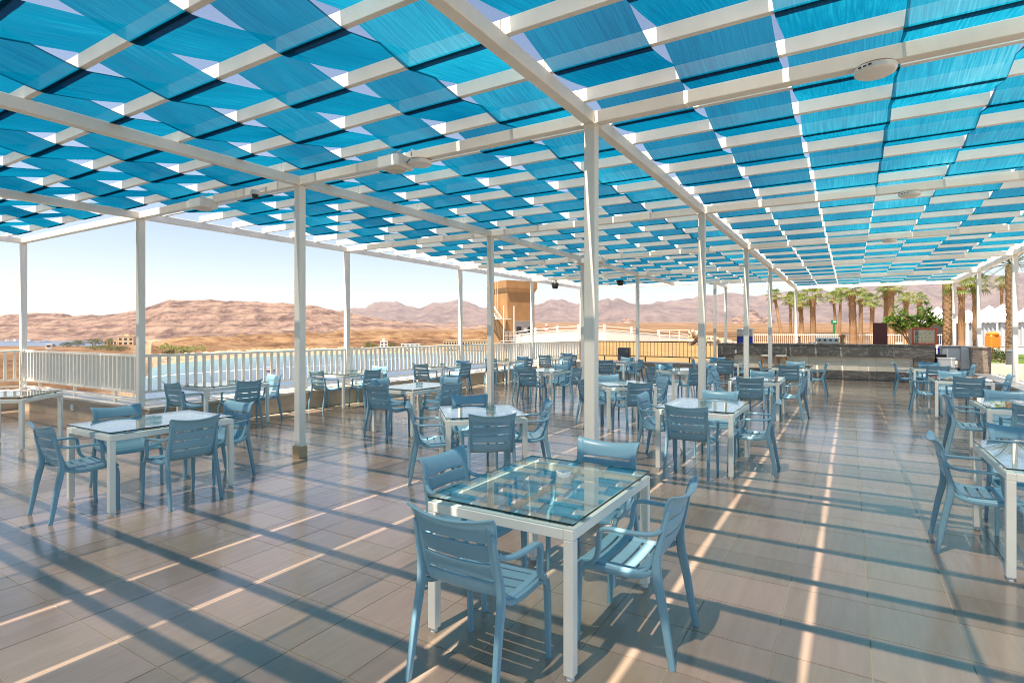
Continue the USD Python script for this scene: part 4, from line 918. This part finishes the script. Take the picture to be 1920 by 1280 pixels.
for k in range(10): put(stt, 'tread', MB().box((-s - 1.08, -s + .2 + k * .27, 3.0 + k * .2), (-s - .52, -s + .42 + k * .27, 3.03 + k * .2)), 'white_rail')
put(tw, 'landing', MB().box((-s - 1.3, -s - .9, 2.92), (-s - .05, -s + .25, 2.99)), 'white_rail'); ld = put(tw, 'landing', MB().box((-s - 1.3, -s - 1.6, .75), (-.9, -s - .95, .82)), 'white_rail')
for x in (-s - 1.27, -s - .1): put(ld, 'stair_post', MB().box((x - .04, -s - 1.58, -4), (x + .04, -s - 1.5, 4.2)), 'white_rail')
for z in (1.25, 1.7): put(ld, 'stair_rail', MB().bar((-s - 1.3, -s - 1.58, z), (-.9, -s - 1.58, z), .04), 'white_rail')
for k in range(14): x = -s - 1.25 + k * .145; put(ld, 'stair_baluster', MB().box((x - .012, -s - 1.59, .82), (x + .012, -s - 1.57, 1.7)), 'white_rail')
put(tw, 'roof_ladder', MB().bar((-e, .4, zt0 - 2), (-e, .4, zt1 + .5), .04).bar((-e, .0, zt0 - 2), (-e, .0, zt1 + .5), .04), 'white_rail')
for k, (x, y) in enumerate(((.5, .3), (1.1, -.4))): put(tw, 'antenna', MB().bar((x, y, zt1), (x, y, zt1 + .5), .02).bar((x - .2, y, zt1 + .4), (x + .2, y, zt1 + .4), .015), 'metal_grey')
rp = thing('ramp_wall', 'curved white ramp wall with a white guard rail beside the tower', 'ramp wall')
RUP = [(958, 634), (1000, 629), (1043, 625.5), (1086, 623.5), (1137, 623.5), (1189, 628), (1240, 632.5), (1294, 637.5)]
RP = [at(u, v, 56 - 4 * math.sin(i / 7 * math.pi)) for i, (u, v) in enumerate(RUP)]
for a, b in zip(RP[:-1], RP[1:]):
    n_ = np.cross(b - a, [0, 0, 1.]); n_ /= np.linalg.norm(n_); n_[2] = 0; q = n_ * -.8
    v = [[*a[:2], -2], [*b[:2], -2], b, a, [*(a + q)[:2], -2], [*(b + q)[:2], -2], b + q, a + q]
    put(rp, 'wall_panel', MB().add(v, np.array([(0, 1, 2, 3), (5, 4, 7, 6), (3, 2, 6, 7), (4, 0, 3, 7), (1, 5, 6, 2)])), 'white_wall')
    put(rp, 'kerb', MB().bar(a + q * .3 + [0, 0, .10], b + q * .3 + [0, 0, .10], .25, .19, .01), 'grey_concrete')
    for z in (.30, .62): put(rp, 'guard_rail', MB().bar(a + q * .5 + [0, 0, z], b + q * .5 + [0, 0, z], .06), 'white_rail')
    put(rp, 'guard_post', MB().box((-.10, -.10, .15), (.10, .10, .78), .01, None, a + q * .5), 'white_rail')
gt = thing('white_gate', 'white barred gate beside the rubble wall', 'gate'); A, B = at(1237, 637, 50), at(1292, 637, 50); A[2] = B[2] = .1
for z in (.85, 1.25, 1.72): put(gt, 'bar', MB().bar(A + [0, 0, z], B + [0, 0, z], .05), 'white_rail')
for k in range(4): q = A + (B - A) * k / 3; put(gt, 'post', MB().bar(q, q + [0, 0, 1.75], .07), 'white_rail')
wl = thing('rubble_wall', 'low wall of loose brown rubble left of the drink tank', 'wall'); m = MB(); g3 = np.random.default_rng(9)
for k in range(420):
    u, d = g3.uniform(1292, 1410), g3.uniform(43, 46); hgt = np.interp(u, [1292, 1330, 1370, 1410], [1.75, 1.25, .8, .4]); p = at(u, HOR, d); sz = g3.uniform(.08, .24, 3); R = np.linalg.qr(g3.normal(size=(3, 3)))[0]
    m.box(-sz, sz, .05, R * np.sign(np.linalg.det(R)), (p[0], p[1], g3.uniform(0, max(.2, hgt))))
put(wl, 'stones', m, 'rubble', kind='stuff')
pf = thing('picket_fence', 'long white picket fence behind the bar', 'fence'); A, B = at(1385, HOR, 38), at(1775, HOR, 33); A[2] = B[2] = PZ; Lf = np.linalg.norm(B - A); nn = 96
for z in (.55, 1.18): put(pf, 'rail', MB().bar(A + [0, 0, z], B + [0, 0, z], .04, .05), 'white_rail')
for k in range(nn + 1): q = A + (B - A) * k / nn; put(pf, 'picket', MB().bar(q + [0, 0, .1], q + [0, 0, 1.25], .075, .02), 'white_rail')
sg = thing('sign_pole', 'green sign on a green pole behind the picket fence', 'sign', stand(1564, 36)); put(sg, 'pole', MB().box((-.07, -.07, 0), (.07, .07, 1.85), .01), 'green_pole'); put(sg, 'plate', MB().box((-.17, -.09, 1.86), (.17, -.05, 2.14), .01), 'green_pole'); put(sg, 'emblem', MB().box((-.06, -.095, 1.97), (.12, -.091, 2.05)), 'white_wall')
pole = thing('striped_marker', 'red and white striped marker beyond the white ramp', 'marker', at(1025, 621, 150) - [0, 0, .2])
for k in range(4): put(pole, 'band', MB().lathe([(0, k * .55), (.75 - k * .14, k * .55), (.68 - k * .14, k * .55 + .54), (0, k * .55 + .54)], 14), 'red_stripe' if k % 2 == 0 else 'white_wall', 40)

# ------------------------------------------------------------------ garden furniture on the right: tents and bins
tent0 = None
for i, (u, d, lab) in enumerate(((1758, 44, 'leftmost white peaked tent, partly behind the red display case'), (1815, 50, 'white peaked tent farthest back between two palms'), (1855, 42, 'white peaked tent right of the grey post'), (1880, 40, 'white peaked tent nearest the right palm'), (1935, 38, 'white tent cut by the right edge'))):
    p = stand(u, d)
    if tent0 is None:
        tent0 = t = thing('garden_tent', lab, 'tent', p, YAW - 20, .9); a = 1.6; z0, z1 = 2.45, 3.75
        q = np.linspace(0, 1, 7); m = MB()
        for k in range(4):
            c0, c1 = np.array([(-a, -a), (a, -a), (a, a), (-a, a)][k]), np.array([(-a, -a), (a, -a), (a, a), (-a, a)][(k + 1) % 4])
            G_ = np.array([[np.r_[(c0 + (c1 - c0) * w) * (1 - h), z0 + (z1 - z0) * h ** 1.6] for w in q] for h in q]); m.grid(G_)
        put(t, 'canopy', m, 'tent_white', 30)
        m = MB()
        for k in range(4):
            c0, c1 = np.array([(-a, -a), (a, -a), (a, a), (-a, a)][k]) * 1.01, np.array([(-a, -a), (a, -a), (a, a), (-a, a)][(k + 1) % 4]) * 1.01
            w = np.linspace(0, 1, 41); m.grid(np.array([[np.r_[c0 + (c1 - c0) * x, z0 + .02] for x in w], [np.r_[c0 + (c1 - c0) * x, z0 - .16 - .07 * abs(math.sin(x * 10 * math.pi))] for x in w]]))
        put(t, 'valance', m, 'tent_white')
        for x in (-a, a):
            for y in (-a, a): put(t, 'post', MB().box((x * .96 - .05, y * .96 - .05, 0), (x * .96 + .05, y * .96 + .05, z0), .01), 'tent_white')
        w = np.linspace(-1, 1, 61)
        for sx, sy in ((0, 1), (1, 0), (-1, 0)):
            X = np.stack([w * a * .9, a * .9 + .04 * np.sin(w * 30)], -1) if sy else np.stack([sx * (a * .9 + .04 * np.sin(w * 30)), w * a * .9], -1)
            put(t, 'curtain', MB().grid(np.array([[np.r_[x, .05] for x in X], [np.r_[x, z0 - .1] for x in X]])), 'tent_curtain', True)
        put(t, 'daybed', MB().box((-.9, -.9, .05), (.9, .9, .45), .05), 'tent_white')
    else: thing('garden_tent', lab, 'tent', p, YAW - 20 + 12 * i, .9, ref=tent0)
ob = thing('orange_bin', 'bright orange litter bin on a white post in the garden', 'bin', stand(1862, 25.5), YAW)
put(ob, 'body', MB().box((-.26, -.2, .62), (.22, .2, 1.22), .05), 'orange_bin', 30); put(ob, 'hood', MB().lathe([(.24, 0), (.24, .06), (.12, .13), (0, .14)], 20, (-.02, 0, 1.222)), 'orange_bin', 40); put(ob, 'post', MB().box((.23, -.04, -.1), (.31, .04, 1.36), .008), 'white_rail'); put(ob, 'leg', MB().box((-.05, -.04, -.1), (.0, .04, .62), .006), 'palm_bark')
gb = thing('grey_bin', 'dark grey round litter bin beside the date palm', 'bin', stand(1897, 22.3), 0); put(gb, 'body', MB().lathe([(0, 0), (.17, 0), (.19, .55), (.17, .56), (0, .56)], 24), 'bin_grey', 40); put(gb, 'lid', MB().lathe([(.20, .561), (.20, .60), (.12, .66), (0, .67)], 24), 'bin_grey', 40)
pl = thing('stone_edging', 'pale stone edging around the palm bed', 'edging', stand(1890, 22.0, .28)); put(pl, 'ring', MB().lathe([(.62, 0), (.78, 0), (.78, .10), (.62, .10), (.62, 0)], 30), 'coping_stone', 40)
hw = thing('garden_wall', 'low white garden wall in front of the tents', 'wall'); A, B = stand(1835, 35), stand(2100, 33); put(hw, 'wall', MB().bar(A + [0, 0, .2], B + [0, 0, .2], .3, .5, .02), 'white_wall'); put(hw, 'coping', MB().bar(A + [0, 0, .48], B + [0, 0, .48], .36, .05, .01), 'coping_stone')

# ------------------------------------------------------------------ across the bay
def ground_at(u, d): 
    U, D = np.array([[float(u)]]), np.array([[float(d)]]); L_ = (U - 960) / FPX * D
    return float(land(U, D, L_ * C_ - D * S_, L_ * S_ + D * C_)[0, 0])
def set_down(u, d, dz=0.): p = at(u, HOR, d); p[2] = ground_at(u, d) + dz; return p
def house(name, label, u, v, d, w, h, dp, fl, bays, matname, rz=0, top=None):
    t = thing(name, label, 'building', at(u, v, d), YAW + rz); put(t, 'wall', MB().box((-w / 2, -dp / 2, -3), (w / 2, dp / 2, h), .1), matname); put(t, 'parapet', MB().box((-w / 2 - .2, -dp / 2 - .2, h), (w / 2 + .2, dp / 2 + .2, h + .5), .05), matname)
    for r in range(fl):
        for k in range(bays):
            x = -w / 2 + (k + .5) * w / bays; z = .8 + r * h / fl; put(t, 'window', MB().box((x - w / bays * .27, -dp / 2 - .12, z), (x + w / bays * .27, -dp / 2 - .01, z + h / fl * .5)), 'window_dark')
    if top: put(t, 'stair_block', MB().box((-w * .2, -dp * .3, h + .5), (w * .1, dp * .2, h + 2.6), .1), matname)
    return t
house('hotel_block', 'beige hotel block left of the corner column across the bay', 243, 646.5, 575, 16, 8.5, 12, 2, 3, 'house_wall', 0, 1)
house('hotel_wing', 'lower reddish wing beside the beige hotel block', 216, 646.5, 590, 17, 5.5, 10, 1, 5, 'house_wall')
house('white_house', 'small white house among dark trees on the far beach', 720, 651, 432, 5.5, 4.2, 5, 2, 2, 'white_wall', 12, 1)
house('beach_hotel', 'long low beach hotel with a row of dark openings', 878, 647, 440, 38, 3.6, 8, 1, 18, 'straw', -6)
house('beach_house', 'low white beach house right of the small white house', 770, 651, 434, 14, 2.2, 5, 1, 4, 'white_wall')
house('hut', 'tiny white hut on the near left shore', 92, 652, 420, 3.5, 2.2, 3, 1, 1, 'white_wall', 30)
for i, (u, d, R, H) in enumerate(((100, 470, 2.5, 2.2), (128, 480, 8, 3.2), (146, 500, 7, 4.2), (176, 520, 10, 5.), (206, 545, 6, 5), (268, 560, 5, 4), (180, 400, 9, 2.6), (205, 390, 10, 3.0), (228, 380, 8, 2.6), (345, 352, 6, 2.4), (320, 345, 5, 2.2), (690, 440, 7, 4.5), (704, 442, 5, 3.4), (735, 444, 6, 4), (760, 450, 6, 3.6), (793, 450, 5, 3), (577, 420, 4, 1.6), (462, 385, 5, 1.2))):
    shrub(['grey green tree clump %s' % w for w in ('at the left end of the far shore', 'left of the far hotel', 'second left of the far hotel', 'in front of the far hotel wing', 'just left of the beige hotel block', 'right of the beige hotel block', 'lowest on the left shore', 'in the middle of the low left shore', 'right of the low left shore', 'under the far palms on the beach', 'left of the far palms', 'left of the small white house', 'touching the small white house', 'right of the small white house', 'second right of the small white house', 'beside the long beach hotel', 'alone at the foot of the dunes', 'low at the foot of the orange dunes')][i], set_down(u, d, -.3), R * .9, H * 1.55, ref=sh0)
fpalm = None
for i, u in enumerate((304, 311, 318, 325, 331, 338, 343, 352, 358, 366, 380)):
    p = set_down(u, 350 + 6 * math.sin(i * 2), -.2)
    if fpalm is None: fpalm = fan_palm('small far palm in the row on the far beach', 3.6, .22, .1, 18, 1.35, group='row of far palms on the beach', loc=p)
    else: thing('fan_palm', 'small far palm in the row on the far beach', 'palm tree', p, 50 * i, float(rng.uniform(.8, 1.15)), ref=fpalm, group='row of far palms on the beach')
m = MB(); g4 = np.random.default_rng(3)
for k in range(150):
    u = g4.uniform(300, 925); d = np.interp(u, [285, 300, 380, 480, 600, 920], [240, 262, 302, 354, 388, 429]) + g4.uniform(12, 34); p = set_down(u, d)
    m.lathe([(1.1, 2.0), (.5, 2.45), (0, 2.6)], 8, p).bar(p, p + [0, 0, 2.1], .08)
put(None, 'beach_umbrellas', m, 'straw', kind='stuff', label='rows of tiny straw umbrellas along the far beach', category='umbrellas')
def boat(label, u, d, L, rz, pink, ref={}):
    p = at(u, HOR, d); p[2] = SEA
    if pink in ref: return thing('motor_boat', label, 'boat', p, rz, L / 6, ref=ref[pink])
    t = ref[pink] = thing('motor_boat', label, 'boat', p, rz, L / 6)
    x = np.linspace(-3, 3, 13); w = 1.05 * np.clip(1 - ((x + 3) / 6) ** 3.2, 0, 1) + .02; kz = .55 * ((x + 3) / 6) ** 3
    put(t, 'hull', MB().grid(np.stack([np.stack([x, -w, .75 + kz * .5], -1), np.stack([x, -w * .7, .0 + kz], -1), np.stack([x, w * 0, -.35 + kz], -1), np.stack([x, w * .7, .0 + kz], -1), np.stack([x, w, .75 + kz * .5], -1), np.stack([x, w * 0, .7 + kz * .5], -1), np.stack([x, -w, .75 + kz * .5], -1)])), 'boat_pink' if pink else 'boat_white', 40)
    put(t, 'cabin', MB().box((-1.6, -.7, .7), (.8, .7, 1.35), .08), 'boat_white')
    put(t, 'canopy', MB().box((-2.2, -.9, 2.0), (1.2, .9, 2.1), .03), 'boat_white')
    for sx in (-2.1, 1.1):
        for sy in (-.8, .8): put(t, 'canopy_post', MB().bar((sx, sy, .7), (sx, sy, 2.0), .06), 'metal_grey')
    if pink: put(t, 'mast_flag', MB().bar((-2, 0, 2.1), (-2, 0, 3.2), .05), 'metal_grey')
boat('small pink and white boat with a canopy on the bay', 505, 222, 4.6, YAW + 8, True)
for k, (u, d) in enumerate(((14, 880), (30, 900), (56, 890), (86, 880), (640, 365))):
    boat(['far white boat at the left picture edge', 'far white boat, second from the left edge', 'far white boat right of the left post', 'far white boat, rightmost on the distant water', 'white boat moored near the far beach'][k], u, d, 13 if k < 4 else 6, 20 * k, False)
def wake(label, pts, w):
    P = [at(u, HOR, (CAM_H - SEA) * FPX / (v - HOR)) for u, v in pts]; m = MB(); rows_ = []
    P = np.array(P)[:, :2]; tt = np.linspace(0, 1, 60); X = np.stack([np.interp(tt, np.linspace(0, 1, len(P)), P[:, i]) for i in (0, 1)], -1); n_ = np.gradient(X, axis=0); n_ = np.stack([-n_[:, 1], n_[:, 0]], -1); n_ /= np.linalg.norm(n_, axis=1, keepdims=True)
    ww = w * (.6 + .8 * noise(np.stack([tt * 25, tt * 0, tt * 0], -1)))[:, None]
    m.grid(np.stack([np.c_[X - n_ * ww, tt * 0 + SEA + .03], np.c_[X + n_ * ww, tt * 0 + SEA + .03]], 1))
    put(None, 'boat_wake', m, 'foam', kind='stuff', label=label, category='wake')
wake('long white wake trailing left from the pink boat', [(255, 709), (330, 702), (420, 695.5), (492, 691.5)], .8)
wake('short white wake on the bay in front of the far beach', [(690, 675.5), (720, 673), (760, 671)], .7)
wake('faint wake line right of the pink boat', [(520, 690), (560, 687), (640, 684)], .35)

# ------------------------------------------------------------------ air
put(None, 'haze', MB().box((-9000, -9000, -18), (9000, 9000, 760)), 'haze_air', kind='stuff', label='thin dusty haze over the bay and the mountains', category='haze')
